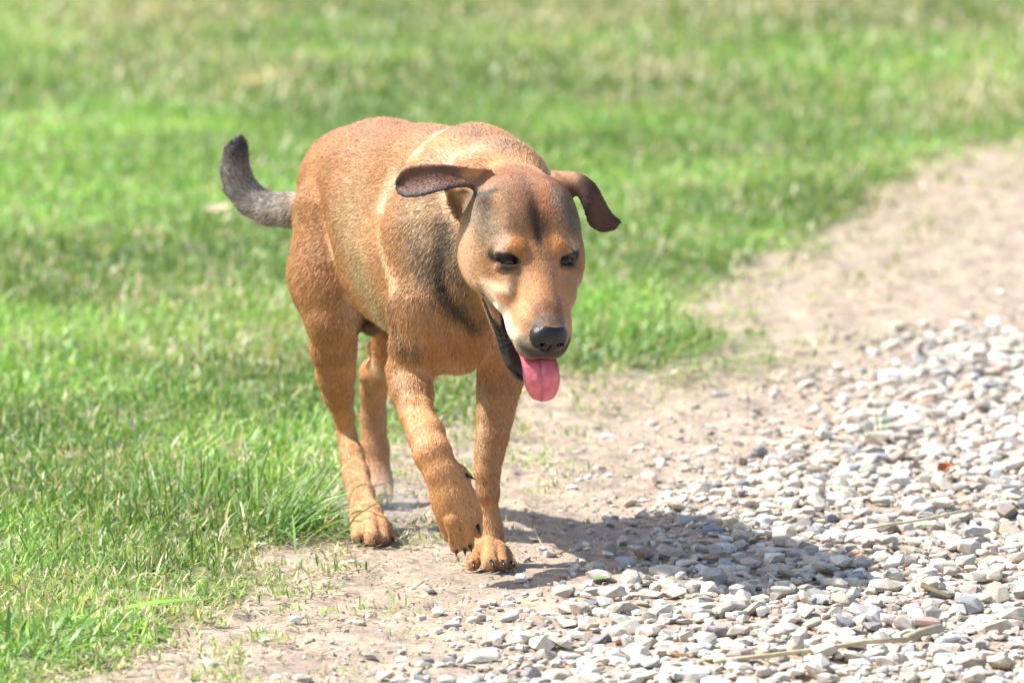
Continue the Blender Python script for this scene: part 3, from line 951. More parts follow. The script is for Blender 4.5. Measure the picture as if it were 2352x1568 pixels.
    BT = BVHTree.FromPolygons(BV.tolist(), BQ.tolist())
    _sc = {}
    def surf(px, py):
        if (px, py) not in _sc:
            d = ray(px, py); d = d / np.linalg.norm(d)
            h = BT.ray_cast(Vector(CAM), Vector(d))
            if h[0] is None:
                h = BT.find_nearest(Vector(at(px, py, .1)))
            _sc[(px, py)] = np.array(h[0])
        return _sc[(px, py)]
    def jaw_in(L):
        return (np.abs(L[:, 0]) < .034) & (L[:, 1] > .045) & (L[:, 2] < -.055 - .42 * (L[:, 1] - .045)) & (L[:, 2] > -.128) & (L[:, 1] < .125)
    # ---- coat colours, with some fold shade and one highlight painted in
    ORANGE = (.54, .29, .125)
    def coat(P, N):
        n_ = len(P)
        colr = np.tile(np.array(ORANGE), (n_, 1))
        agouti = np.full(n_, .12)            # how much dark banding the hairs carry
        def blob(center, r, c, s=1.0, ag=None, sc_=(1, 1, 1)):
            d = np.sqrt((((P - center) / (np.array(r) if np.ndim(r) else r)) ** 2).sum(1))
            w_ = np.exp(-d ** 2.4 * 1.0) * s
            colr[:] = colr * (1 - w_[:, None]) + np.array(c) * w_[:, None]
            if ag is not None:
                agouti[:] = agouti * (1 - w_) + ag * w_
        def seg(a, b, r, c, s=1.0, ag=None, pw=2.4):
            a, b = np.array(a), np.array(b)
            ab = b - a
            t = np.clip(((P - a) @ ab) / (ab @ ab), 0, 1)
            d = np.linalg.norm(P - a - t[:, None] * ab, axis=1) / r
            w_ = np.exp(-d ** pw) * s
            colr[:] = colr * (1 - w_[:, None]) + np.array(c) * w_[:, None]
            if ag is not None:
                agouti[:] = agouti * (1 - w_) + ag * w_
        nz = fnoise(P, .06, 51)
        # patches are centred on real points of the skin
        def spot(px, py, r_px, c, st=1.0, ag=None, asp=1.0):
            h = surf(px, py)
            blob(h, rad(r_px, h[1]), c, st, ag)
        def path(pts, r_px, c, st=1.0, ag=None):
            hs = [surf(*q) for q in pts]
            best = np.full(n_, 9.0)
            for a, b in zip(hs[:-1], hs[1:]):
                ab = b - a
                t = np.clip(((P - a) @ ab) / (ab @ ab + 1e-9), 0, 1)
                best = np.minimum(best, np.linalg.norm(P - a - t[:, None] * ab, axis=1))
            best = best * (1 + .5 * (nz2 - .5))
            w_ = np.exp(-(best / rad(r_px, hs[0][1])) ** 2.6) * st
            colr[:] = colr * (1 - w_[:, None]) + np.array(c) * w_[:, None]
            if ag is not None: agouti[:] = agouti * (1 - w_) + ag * w_
        nz2 = fnoise(P, .018, 57)
        spot(830, 330, 160, (.48, .25, .125), .85, .35)
        path([(780, 300), (860, 278), (950, 292)], 65, (.38, .185, .105), .8, .4)
        path([(745, 480), (735, 600), (760, 690)], 45, (.44, .215, .08), .7, .35)
        path([(700, 430), (680, 520), (682, 620)], 34, (.54, .33, .165), .6, .15)
        path([(800, 480), (815, 600), (850, 690)], 90, (.54, .365, .20), .88, .35)
        path([(820, 620), (850, 680), (875, 740)], 50, (.52, .39, .21), .85, .45)
        path([(1010, 300), (1080, 300), (1160, 330)], 45, (.36, .22, .14), .85, .5)
        path([(940, 470), (930, 560), (930, 700)], 45, (.48, .27, .12), .8, .3)
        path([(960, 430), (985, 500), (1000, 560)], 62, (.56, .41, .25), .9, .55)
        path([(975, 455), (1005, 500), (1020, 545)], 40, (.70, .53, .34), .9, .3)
        path([(955, 560), (965, 640)], 18, (.42, .32, .21), .6, .6)
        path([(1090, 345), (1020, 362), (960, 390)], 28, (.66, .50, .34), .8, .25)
        path([(985, 330), (930, 395), (895, 455), (888, 530), (903, 605)], 9, (.36, .19, .08), .6, .3)
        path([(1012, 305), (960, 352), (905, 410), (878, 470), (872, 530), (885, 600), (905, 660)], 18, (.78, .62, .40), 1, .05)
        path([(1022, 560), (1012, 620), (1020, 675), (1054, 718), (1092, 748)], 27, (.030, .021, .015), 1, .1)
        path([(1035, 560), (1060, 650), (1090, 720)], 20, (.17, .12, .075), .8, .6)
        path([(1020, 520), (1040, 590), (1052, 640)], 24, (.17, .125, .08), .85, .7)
        path([(968, 590), (985, 650)], 12, (.26, .205, .15), .6, .8)
        path([(1075, 680), (1100, 740)], 12, (.40, .21, .08), .8, .2)
        spot(985, 740, 45, (.50, .28, .13), .6, .1)
        path([(1000, 800), (1060, 790), (1100, 800)], 34, (.48, .19, .05), .85, .15)
        path([(1000, 845), (1060, 845)], 16, (.60, .38, .19), .8, .1)
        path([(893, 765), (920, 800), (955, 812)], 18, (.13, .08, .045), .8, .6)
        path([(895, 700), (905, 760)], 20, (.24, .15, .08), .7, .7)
        # legs
        path([(925, 860), (950, 930), (985, 1030), (1015, 1110), (1060, 1230)], 60, (.50, .25, .09), .6, .12)
        path([(1150, 880), (1130, 1060), (1124, 1200)], 50, (.44, .225, .095), .7, .25)
        path([(925, 870), (945, 940), (975, 1010)], 24, (.66, .40, .20), .65, .05)
        path([(930, 900), (905, 850)], 12, (.62, .42, .26), .6, .1)
        path([(1010, 1040), (1040, 1120)], 40, (.54, .27, .10), .6, .1)
        path([(815, 1090), (835, 1160), (850, 1215)], 45, (.62, .37, .19), .85, .05)
        path([(868, 960), (870, 1120)], 50, (.44, .25, .14), .8, .1)
        spot(865, 860, 34, (.66, .50, .34), .9, .1)
        spot(843, 826, 12, (.26, .10, .07), .8, .1)  # reddish fold, darkened with painted crease shade
        spot(842, 903, 12, (.24, .13, .07), .8, .3)  # lower fold of the leg, its crease shade put into the colour
        path([(1125, 1180), (1126, 1290)], 34, (.58, .33, .15), .8, .05)
        path([(1108, 880), (1104, 960), (1102, 1040)], 15, (.52, .38, .21), .85, .1)
        path([(800, 690), (812, 750)], 17, (.68, .49, .30), .9, .1)
        path([(740, 760), (755, 860), (790, 930)], 38, (.42, .20, .07), .6, .3)
        path([(700, 480), (690, 600), (700, 680)], 40, (.50, .25, .10), .6, .4)
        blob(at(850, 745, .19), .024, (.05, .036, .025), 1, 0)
        for pts in ([(1056, 1212), (1062, 1262)], [(1034, 1222), (1040, 1248)], [(1084, 1205), (1089, 1240)], [(1105, 1268), (1107, 1296)], [(1136, 1266), (1141, 1296)], [(1160, 1270), (1164, 1292)], [(836, 1205), (840, 1238)], [(864, 1205), (868, 1238)]):
            path(pts, 4.5, (.16, .075, .035), .75, 0)  # dark lines between toes: groove shade painted into the coat
        # tail
        seg(at(672, 482, .38), at(560, 430, .42), .048, (.55, .52, .47), 1, .85)
        seg(at(555, 440, .42), at(541, 370, .42), .04, (.48, .46, .44), 1, .9)
        seg(at(545, 340, .41), at(555, 310, .41), .030, (.035, .038, .05), 1, .2)
        tm = smooth01(-P[:, 0], -rad(655 - 1176, .40) - .006, -rad(655 - 1176, .40) + .006) * (P[:, 2] > .35)
        colr[:] = np.where(((tm < .5) & (P[:, 0] < -.25) & (P[:, 2] > .35) & (P[:, 1] < .34) & (agouti > .5))[:, None], np.array(ORANGE), colr)
        # head (own frame)
        L = ((P - HO) @ HR) / HS
        A_ = np.abs(L[:, 0])
        hm = (np.linalg.norm((L - np.array([0, .0, -.01])) / np.array([.1, .145, .10]), axis=1) < 1.0)
        def hb(c, r, colr_, s=1.0, ag=None, sym=True, pw=2.4):
            Q = L.copy()
            if sym: Q[:, 0] = A_
            d = np.sqrt((((Q - np.array(c)) / np.array(r)) ** 2).sum(1))
            w_ = np.exp(-d ** pw) * s * hm
            colr[:] = colr * (1 - w_[:, None]) + np.array(colr_) * w_[:, None]
            if ag is not None: agouti[:] = agouti * (1 - w_) + ag * w_
        base = np.where(hm, 1.0, 0.0) * smooth01(L[:, 1], -.12, -.05)
        colr[:] = colr * (1 - base[:, None]) + np.array((.50, .26, .115)) * base[:, None]
        agouti[:] = agouti * (1 - base) + .10 * base
        hb((.0, -.10, .045), (.06, .05, .05), (.33, .165, .085), .9, .3)
        hb((.045, -.050, .035), (.030, .042, .035), (.23, .175, .115), .9, .7)      # grey-brown temples
        hb((.060, -.035, .005), (.022, .03, .025), (.27, .21, .15), .7, .6)
        hb((.012, -.045, .06), (.014, .05, .03), (.34, .165, .08), .8, .3)          # reddish middle
        hb((.0, -.035, .055), (.0045, .055, .04), (.10, .05, .028), .5, .2, pw=2)         # central dark furrow
        hb((.0, -.022, .045), (.009, .024, .03), (.09, .045, .022), .75, .3)
        hb((.027, .010, .038), (.013, .011, .016), (.56, .24, .055), .95, .05)        # brow spots
        hb((.050, .002, .026), (.016, .009, .014), (.60, .42, .27), .8, .1)
        hb((.068, -.010, -.018), (.025, .035, .03), (.58, .35, .19), .85, .1)        # cheeks
        hb((.054, .018, .0), (.018, .012, .015), (.36, .17, .07), .6, .2)
        hb((.050, .034, -.020), (.020, .012, .012), (.68, .50, .32), .85, .05)
        hb((.048, .048, -.036), (.016, .02, .014), (.68, .54, .36), .85, .05)
        hb((.036, .080, -.030), (.013, .036, .018), (.70, .56, .40), .9, .02)       # cream lips
        hb((.022, .066, .002), (.012, .040, .018), (.58, .30, .13), .7, .05)
        hb((0, .086, .016), (.022, .014, .014), (.24, .135, .085), .8, .2)          # smudge over the nose
        hb((0, .107, .010), (.020, .007, .014), (.27, .22, .18), .75, .1)
        hb((.014, .120, -.032), (.020, .016, .014), (.085, .07, .065), .95, .0)      # dark lip front
        hb((.028, .104, -.042), (.012, .020, .010), (.16, .13, .11), .8, .0)
        hb((.0385, .0225, .020), (.0165, .0120, .014), (.012, .010, .010), 1, 0, pw=4)  # eye rims
        hb((.053, .012, .018), (.010, .0055, .010), (.03, .022, .018), .9, 0)
        hb((.027, .030, .018), (.007, .008, .010), (.12, .07, .04), .6, .1)
        hq = L[:, 1] > -.14
        def hpath(pts, r_px, c, st=1.0, ag=None):
            k0 = colr.copy(); a0 = agouti.copy()
            path(pts, r_px, c, st, ag)
            colr[:] = np.where(hq[:, None], colr, k0); agouti[:] = np.where(hq, agouti, a0)
        hpath([(1120, 402), (1167, 400), (1215, 402), (1262, 410)], 40, (.36, .155, .075), .85, .2)
        hpath([(1082, 470), (1108, 500), (1132, 528)], 36, (.38, .28, .18), .75, .5)
        hpath([(1150, 455), (1188, 495)], 34, (.44, .24, .12), .7, .35)
        hpath([(1280, 446), (1305, 482), (1321, 520)], 26, (.27, .19, .125), .8, .5)
        hpath([(1252, 425), (1252, 490)], 17, (.44, .17, .06), .85, .1)
        hpath([(1200, 405), (1212, 450), (1224, 490)], 12, (.18, .085, .045), .6, .3)
        hpath([(1222, 470), (1234, 512), (1240, 560)], 10, (.06, .030, .016), .85, .1)
        hpath([(1228, 500), (1238, 530)], 24, (.085, .042, .020), .85, .3)
        hpath([(1214, 430), (1222, 470)], 16, (.20, .085, .04), .6, .3)
        hpath([(1118, 632), (1112, 655), (1108, 670)], 5, (.26, .13, .06), .8, .1)  # cheek crease drawn dark, its shade put into the coat
        hpath([(1140, 676), (1165, 682), (1180, 676)], 5, (.36, .18, .08), .7, .1)  # crease below the cheek fold, shade painted in as well
        hpath([(1190, 560), (1205, 548)], 18, (.54, .25, .08), .65, .1)
        hpath([(1268, 545), (1285, 560)], 17, (.54, .25, .08), .65, .1)
        hpath([(1205, 600), (1222, 650)], 26, (.40, .195, .075), .8, .1)
        hpath([(1128, 562), (1160, 545)], 12, (.66, .46, .31), .85, .05)
        hpath([(1310, 556), (1325, 570)], 9, (.56, .38, .25), .8, .05)
        hpath([(1069, 555), (1082, 610), (1100, 640)], 34, (.58, .33, .17), .85, .1)
        hpath([(1128, 615), (1150, 640)], 24, (.38, .185, .07), .85, .2)
        hpath([(1185, 632), (1200, 640)], 20, (.30, .17, .085), .7, .2)
        hpath([(1232, 655), (1256, 700)], 28, (.58, .29, .13), .85, .05)
        hpath([(1285, 620), (1296, 700)], 20, (.55, .275, .13), .8, .05)
        hpath([(1112, 650), (1140, 660), (1168, 664)], 13, (.74, .54, .35), .95, 0)  # cream cheek fold, sunlit highlight painted into its colour
        hpath([(1136, 690), (1170, 745), (1196, 785)], 25, (.80, .66, .48), .97, 0)
        hpath([(1180, 690), (1184, 740)], 13, (.58, .28, .10), .8, .05)
        hpath([(1207, 700), (1212, 760)], 15, (.62, .34, .15), .8, .03)
        hpath([(1236, 714), (1256, 704), (1280, 714)], 19, (.24, .11, .055), .9, .2)
        hpath([(1222, 745), (1255, 734), (1290, 742)], 11, (.15, .125, .11), .85, .1)
        hpath([(1196, 792), (1215, 805), (1245, 814), (1290, 806), (1306, 785)], 15, (.055, .045, .042), .95, 0)
        hpath([(1205, 775), (1190, 785)], 12, (.25, .21, .17), .6, 0)
        hpath([(1133, 586), (1149, 601), (1166, 614), (1186, 608), (1190, 598)], 12, (.010, .008, .009), 1, 0)
        hpath([(1150, 586), (1172, 584), (1188, 594)], 6, (.010, .008, .009), .9, 0)
        hpath([(1292, 610), (1300, 603), (1314, 596), (1325, 584)], 9, (.010, .008, .009), 1, 0)
        hpath([(1293, 596), (1306, 586), (1322, 582)], 5, (.010, .008, .009), .9, 0)
        # throat, lower jaw lip
        jw = smooth01(-L[:, 2], .052, .062) * hm
        colr[:] = colr * (1 - jw[:, None] * .6) + np.array((.46, .31, .19)) * jw[:, None] * .6
        w_ = smooth01(lipdist(L), .0080, .0052) * hm
        colr[:] = colr * (1 - w_[:, None]) + np.array((.02, .016, .015)) * w_[:, None]
        agouti[:] *= 1 - w_
        mouth_in = ((A_ < .034) & (L[:, 1] > .02) & (L[:, 2] < -.042 - .25 * (L[:, 1] - .02)) & (L[:, 2] > -.062 - .45 * (L[:, 1] - .02)) & hm)
        colr[mouth_in] = (.05, .02, .02)
        colr[jaw_in(L)] = (.022, .015, .015)
        # ears
        def near(V):
            kd = np.full(n_, 9.0)
            lo, hi = V.min(0) - .02, V.max(0) + .02
            m = ((P > lo) & (P < hi)).all(1)
            idx = np.where(m)[0]
            for i0 in range(0, len(idx), 20000):
                q = idx[i0:i0 + 20000]
                kd[q] = np.sqrt(((P[q][:, None] - V[None, ::2]) ** 2).sum(-1)).min(1)
            return kd
        for V, out_px, tip_px in ((EAR_L, -1, at(1060, 410, -.285)), (EAR_R, 1, at(1318, 420, -.24))):
            dd = near(V)
            away = (P[:, 0] - tip_px[0]) * out_px
            w_ = smooth01(dd, .012, .006) * smooth01(away, -.035, .012)
            dk = np.array((.125, .052, .034)) if out_px < 0 else np.array((.070, .027, .018))
            colr[:] = colr * (1 - w_[:, None]) + dk * w_[:, None]
            agouti[:] = agouti * (1 - w_)
        rimpts = np.concatenate([EAR_L[10::11], EAR_L[-11:]])
        mr = ((P > EAR_L.min(0) - .01) & (P < EAR_L.max(0) + .01)).all(1)
        ir = np.where(mr)[0]
        if len(ir):
            dr_ = np.sqrt(((P[ir][:, None] - rimpts[None]) ** 2).sum(-1)).min(1)
            w_ = smooth01(dr_, .0065, .003)
            colr[ir] = colr[ir] * (1 - w_[:, None]) + np.array((.038, .026, .026)) * w_[:, None]
        e_ = at(1075, 462, -.29)
        blob(e_, .020, (.20, .10, .035), .7, .2)
        blob(at(1100, 455, -.31), .014, (.045, .03, .02), .9, .1)
        blob(at(1052, 508, -.30), .010, (.06, .045, .035), .9, .1)
        path([(1100, 398), (1072, 402)], 13, (.52, .25, .11), .85, .1)
        path([(1118, 392), (1106, 408)], 7, (.20, .09, .05), .7, .1)
        path([(1062, 436), (1090, 448), (1112, 446), (1140, 438)], 8, (.04, .028, .024), .9, 0)
        path([(1052, 500), (1050, 530)], 7, (.05, .04, .035), .9, 0)
        path([(1285, 397), (1318, 402)], 15, (.46, .24, .12), .85, .1)
        path([(1332, 446), (1345, 484)], 7, (.028, .018, .016), .9, 0)
        path([(1035, 455), (1050, 480)], 14, (.22, .10, .03), .9, .2)
        colr *= (.86 + .28 * nz)[:, None]
        return colr, agouti, hm, L

    # coat direction
    FL = []
    def fl(px, py, Y, d, s): FL.append((at(px, py, Y), np.array(d, float), s))
    back = np.array([-.25, .95, -.1])
    fl(1100, 300, -.05, (-.2, .9, -.2), .10); fl(950, 300, .15, back, .12); fl(820, 290, .4, (-.3, .8, -.5), .10)
    fl(700, 450, .45, (-.2, .3, -.9), .09); fl(690, 600, .35, (-.1, .25, -.95), .08); fl(740, 560, .2, (-.1, .5, -.8), .08)
    fl(780, 500, .15, (-.35, .75, -.5), .08); fl(860, 600, .08, (-.35, .75, -.5), .09); fl(900, 450, .05, (-.35, .75, -.4), .09)
    fl(920, 600, -.15, (-.45, .5, -.7), .07); fl(900, 700, -.15, (-.3, .3, -.9), .07); fl(1000, 500, -.2, (-.45, .4, -.75), .07)
    fl(1010, 620, -.22, (-.25, .1, -.95), .06); fl(1000, 740, -.22, (.1, 0, -1), .06); fl(1060, 800, -.2, (0, .2, -1), .06)
    for q in ((930, 850, -.18), (960, 950, -.22), (1000, 1040, -.28), (1030, 1110, -.29), (1055, 1200, -.28), (1150, 850, -.1), (1135, 1000, -.1), (1122, 1140, -.1)):
        fl(*q, (.05, 0, -1), .06)
    fl(1125, 1280, -.13, (0, -.8, -.5), .03); fl(855, 1220, .1, (.1, -.8, -.5), .04)
    for q in ((770, 800, .25), (775, 930, .3), (800, 1050, .3), (830, 1150, .2), (865, 900, .45), (865, 1050, .5)): fl(*q, (.05, 0, -1), .06)
    fl(640, 482, .40, (-1, 0, .05), .05); fl(575, 455, .41, (-.75, 0, .6), .04); fl(540, 400, .42, (-.1, 0, 1), .05); fl(550, 330, .42, (.25, 0, 1), .04)
    hb_ = lambda c, d, s: FL.append((hl(c), HR @ np.array(d, float), s))
    hb_((0, .07, .02), (0, -1, 0), .03); hb_((0, .02, .03), (0, -1, .1), .03); hb_((0, -.05, .06), (0, -1, 0), .04); hb_((0, -.11, .05), (0, -1, -.2), .04)
    for s in (-1, 1):
        hb_((s * .04, .06, -.02), (s * .3, -.8, -.5), .03); hb_((s * .06, .0, -.01), (s * .4, -.9, -.3), .03); hb_((s * .065, -.05, 0), (s * .3, -1, -.3), .035); hb_((s * .04, -.04, .045), (s * .4, -1, .0), .03)
        hb_((s * .015, .11, -.025), (s * .4, -.2, -1), .02)
    fl(1000, 410, -.29, (-1, 0, 0), .04); fl(940, 415, -.28, (-1, .1, -.2), .04); fl(1340, 430, -.25, (.6, 0, -.7), .035); fl(1390, 500, -.24, (.8, 0, -.5), .035)
    FP = np.array([f[0] for f in FL]); FD = np.array([f[1] / np.linalg.norm(f[1]) for f in FL]); FS = np.array([f[2] for f in FL])
    def flow(P, N):
        out = np.zeros_like(P)
        for i0 in range(0, len(P), 50000):
            q = P[i0:i0 + 50000]
            d2 = ((q[:, None] - FP[None]) ** 2).sum(-1) / FS[None] ** 2
            w_ = np.exp(-d2) + 1e-9 / (d2 + .1)
            out[i0:i0 + 50000] = w_ @ FD
        out -= (out * N).sum(1)[:, None] * N
        return out / (np.linalg.norm(out, axis=1)[:, None] + 1e-9)

    dog = empty('dog', (-.10, .1, 0))
    tag(dog, 'tan short haired dog walking forward, head lowered, tongue out, right forepaw lifted', 'dog')
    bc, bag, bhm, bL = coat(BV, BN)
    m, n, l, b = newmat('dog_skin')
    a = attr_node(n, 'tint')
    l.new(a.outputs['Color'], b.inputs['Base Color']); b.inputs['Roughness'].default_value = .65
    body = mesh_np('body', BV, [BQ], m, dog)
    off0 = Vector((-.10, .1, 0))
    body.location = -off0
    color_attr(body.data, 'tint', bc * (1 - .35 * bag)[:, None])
    print('body', round(time.time() - T0, 1))

    # ---- fur
    NF = 560000
    v0, v1, v2, v3 = (BV[BQ[:, k]] for k in range(4))
    area = .5 * np.linalg.norm(np.cross(v2 - v0, v3 - v1), axis=1)
    fc = (v0 + v1 + v2 + v3) / 4
    fL = ((fc - HO) @ HR) / HS
    fhm = (np.linalg.norm((fL - np.array([0, 0, -.01])) / np.array([.1, .145, .10]), axis=1) < 1)
    wgt = area * np.where(fhm, 2.4, 1.0) * np.where(fc[:, 2] < .1, 1.5, 1)
    eye_c = [hl((s * .0385, .020, .021)) for s in (-1, 1)]
    for ec in eye_c: wgt = wgt * (np.linalg.norm(fc - ec, axis=1) > .0115 * HS)
    nosec = hl((0, .121, -.006))
    wgt = wgt * (np.linalg.norm(((fc - nosec) @ HR) / np.array([.023, .017, .020]), axis=1) > 1)
    lipw = lipdist(fL) > .0058
    lipw &= ~((np.abs(fL[:, 0]) < .034) & (fL[:, 1] > .02) & (fL[:, 2] < -.042 - .25 * (fL[:, 1] - .02)) & (fL[:, 2] > -.062 - .45 * (fL[:, 1] - .02)) & fhm)
    lipw &= ~jaw_in(fL)
    wgt = wgt * lipw * (fc[:, 2] > .002)
    pr = wgt / wgt.sum()
    fi = rng.choice(len(BQ), NF, p=pr)
    u, v = rng.random(NF)[:, None], rng.random(NF)[:, None]
    R0 = v0[fi] * (1 - u) * (1 - v) + v1[fi] * u * (1 - v) + v2[fi] * u * v + v3[fi] * (1 - u) * v
    q = BQ[fi]
    RN = BN[q[:, 0]] * (1 - u) * (1 - v) + BN[q[:, 1]] * u * (1 - v) + BN[q[:, 2]] * u * v + BN[q[:, 3]] * (1 - u) * v
    RN /= np.linalg.norm(RN, axis=1)[:, None]
    # every hair takes its colour from a spot a few millimetres away, so markings break up hair by hair
    hj = np.linalg.norm((((R0 - HO) @ HR) - np.array([0, 0, -.01])) / np.array([.1, .145, .10]), axis=1) < 1
    jit = rng.normal(0, 1, (NF, 3)) * np.where(hj, .0014, .0042)[:, None]
    jit = np.where((np.abs(R0[:, 2] - .05) < .05)[:, None], jit * .2, jit)
    for V in (EAR_L, EAR_R):
        jit[((R0 > V.min(0) - .006) & (R0 < V.max(0) + .006)).all(1)] *= .1
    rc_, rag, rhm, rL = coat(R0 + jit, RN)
    rL = ((R0 - HO) @ HR) / HS
    TF = flow(R0, RN)
    SD = np.cross(RN, TF)
    ln = np.full(NF, .0085)
    ln = np.where(rhm, .0046, ln)
    ln = np.where(rhm & (rL[:, 1] > .03), .0028, ln)
    ln = np.where(R0[:, 2] < .24, .0046, ln)
    ln = np.where(R0[:, 2] < .06, .0040, ln)
    tail = R0[:, 0] < rad(665 - 1176, .40)
    tail &= R0[:, 2] > .35
    ln = np.where(tail, .009, ln)
    for V in (EAR_L, EAR_R):
        lo, hi = V.min(0) - .006, V.max(0) + .006
        me_ = ((R0 > lo) & (R0 < hi)).all(1)
        ln = np.where(me_, .0027, ln)
    ln = ln * rng.uniform(.6, 1.15, NF)
    ang = np.radians(np.where(tail, 22, 9)) * rng.uniform(.5, 1.5, NF)
    stray = rng.random(NF) < .06
    ang = np.where(stray & ~rhm, ang * 2.6, ang)
    ln = np.where(stray, ln * 1.25, ln)
    clump = (vnoise(R0, .016, 61) - .5) * np.where(R0[:, 2] < .3, .15, .32) + rng.normal(0, .10, NF)
    dv = TF * np.cos(clump)[:, None] + SD * np.sin(clump)[:, None]
    d0 = dv * np.cos(ang)[:, None] + RN * np.sin(ang)[:, None]
    P1 = R0 + d0 * (ln * .5)[:, None]
    P2 = P1 + (d0 - RN * (np.sin(ang) * .45)[:, None]) * (ln * .5)[:, None]
    pts = np.stack([R0 - RN * .0006, P1, P2], 1).reshape(-1, 3)
    hc = bpy.data.hair_curves.new('coat')
    hc.add_curves([3] * NF)
    hc.attributes['position'].data.foreach_set('vector', pts.astype(np.float32).ravel())
    ra = hc.attributes.get('radius') or hc.attributes.new('radius', 'FLOAT', 'POINT')
    rr_ = np.where(rhm, .00019, .00025) * rng.uniform(.75, 1.25, NF)
    ra.data.foreach_set('value', (rr_[:, None] * np.array([1, .85, .25])).astype(np.float32).ravel())
    # agouti: some hairs dark, tips pale
    dark = rng.random(NF) < rag * .75
    br = rng.uniform(.80, 1.20, NF) * (.80 + .25 * vnoise(R0, .007, 71) + .22 * vnoise(R0, .025, 72))
    hcol = rc_ * br[:, None]
    hcol = np.where(dark[:, None], hcol * rng.uniform(.30, .70, NF)[:, None], hcol)
    pale = (~dark) & (rng.random(NF) < np.where(rhm, .05, .10) + .28 * rag)
    hcol = np.where((pale & (rc_.mean(1) > .06))[:, None], hcol * .65 + np.array((.66, .46, .27)) * .35 * np.minimum(rc_.mean(1) / .15, 1)[:, None], hcol)
    ca = hc.attributes.new('tint', 'FLOAT_COLOR', 'CURVE')
    C4 = np.ones((NF, 4), np.float32); C4[:, :3] = np.clip(hcol, 0, 1)
    ca.data.foreach_set('color', C4.ravel())
    m, n, l, b = newmat('fur')
    a = attr_node(n, 'tint')
    l.new(a.outputs['Color'], b.inputs['Base Color']); b.inputs['Roughness'].default_value = .34
    b.inputs['Specular IOR Level'].default_value = .45
    hc.materials.append(m)
    fo = bpy.data.objects.new('short_fur', hc)
    COL.objects.link(fo); fo.parent = dog; fo.location = -off0
    fo['kind'] = 'stuff'
    print('fur', round(time.time() - T0, 1))

    # ---- eyes
    def ball(name, c, r, mat, seg=32):
        V, F = [], []
        for i in range(seg + 1):
            for j in range(seg):
                th, ph = math.pi * i / seg, 2 * math.pi * j / seg
                V.append((math.sin(th) * math.cos(ph) * r[0], math.sin(th) * math.sin(ph) * r[1], math.cos(th) * r[2]))
        F = [(i * seg + j, (i + 1) * seg + j, (i + 1) * seg + (j + 1) % seg, i * seg + (j + 1) % seg) for i in range(seg) for j in range(seg)]
        return np.array(V), np.array(F)
    m, n, l, b = newmat('eye')
    tc = n.new('ShaderNodeTexCoord'); sx = n.new('ShaderNodeVectorMath'); sx.operation = 'DOT_PRODUCT'
    l.new(tc.outputs['Object'], sx.inputs[0])
    look = (HR.T @ np.array([.10, -.80, -.58])); look /= np.linalg.norm(look)
    er = .0118 * HS
    sx.inputs[1].default_value = look / er
    cr = n.new('ShaderNodeValToRGB')
    el = cr.color_ramp.elements
    el[0].position = 0; el[0].color = (.03, .02, .018, 1)
    el[1].position = .945; el[1].color = (.006, .004, .004, 1)
    for p_, c_ in ((.70, (.02, .014, .012)), (.74, (.008, .005, .004)), (.78, (.12, .055, .022)), (.93, (.07, .03, .012))):
        e = el.new(p_); e.color = (*c_, 1)
    l.new(sx.outputs['Value'], cr.inputs[0]); l.new(cr.outputs[0], b.inputs['Base Color'])
    b.inputs['Roughness'].default_value = .10; b.inputs['Specular IOR Level'].default_value = .16
    for s in (-1, 1):
        V, F = ball('eye', None, (er,) * 3, None)
        o = mesh_np('eye', V, [F], m, dog)
        M = Matrix(((HR[0, 0], HR[0, 1], HR[0, 2]), (HR[1, 0], HR[1, 1], HR[1, 2]), (HR[2, 0], HR[2, 1], HR[2, 2]))).to_4x4()
        c = hl((s * .0355, .0130, .0115)) - np.array(off0)
        # mirrored frame: store vertices already turned, keep the object unrotated
        Vw = V @ HR.T
        o.data.vertices.foreach_set('co', Vw.astype(np.float32).ravel())
        o.data.flip_normals()
        o.location = c
    sx.inputs[1].default_value = (HR @ look) / er
    # ---- nose leather, nostrils carved
    hN = .0011
    lo = np.array([-.030, -.022, -.026]); nd = np.array([56, 44, 48])
    gx, gy, gzz = [(np.arange(nd[i]) * hN + lo[i]) for i in range(3)]
    X_, Y_, Z_ = gx[:, None, None], gy[None, :, None], gzz[None, None, :]
    def el_(c, r):
        k0 = np.sqrt(((X_ - c[0]) / r[0]) ** 2 + ((Y_ - c[1]) / r[1]) ** 2 + ((Z_ - c[2]) / r[2]) ** 2)
        k1 = np.sqrt(((X_ - c[0]) / r[0] ** 2) ** 2 + ((Y_ - c[1]) / r[1] ** 2) ** 2 + ((Z_ - c[2]) / r[2] ** 2) ** 2) + 1e-6
        return k0 * (k0 - 1) / k1
    ND = el_((0, 0, .002), (.0225, .0160, .0155))
    for s in (-1, 1): ND = smin(ND, el_((s * .0135, .000, -.004), (.0105, .0150, .0130)), .006)
    ND = smin(ND, el_((0, .001, -.013), (.0125, .0125, .0135)), .006)
    for s in (-1, 1):
        ND = -smin(-ND, el_((s * .0118, .0150, -.0035), (.0046, .011, .0046)), .0025)
        ND = -smin(-ND, el_((s * .0185, .010, -.0090), (.0055, .010, .0018)), .002)
    ND = -smin(-ND, el_((0, .015, -.012), (.0008, .008, .013)), .0015)
    NV, NQ = surface_net(ND.astype(np.float32), lo, hN)
    m, n, l, b = newmat('nose_leather')
    b.inputs['Base Color'].default_value = (.008, .008, .010, 1); b.inputs['Roughness'].default_value = .28
    b.inputs['Specular IOR Level'].default_value = .5
    vo = n.new('ShaderNodeTexVoronoi'); vo.inputs['Scale'].default_value = 900
    bp = n.new('ShaderNodeBump'); bp.inputs['Strength'].default_value = .5; bp.inputs['Distance'].default_value = .0006
    tc = n.new('ShaderNodeTexCoord'); l.new(tc.outputs['Object'], vo.inputs['Vector'])
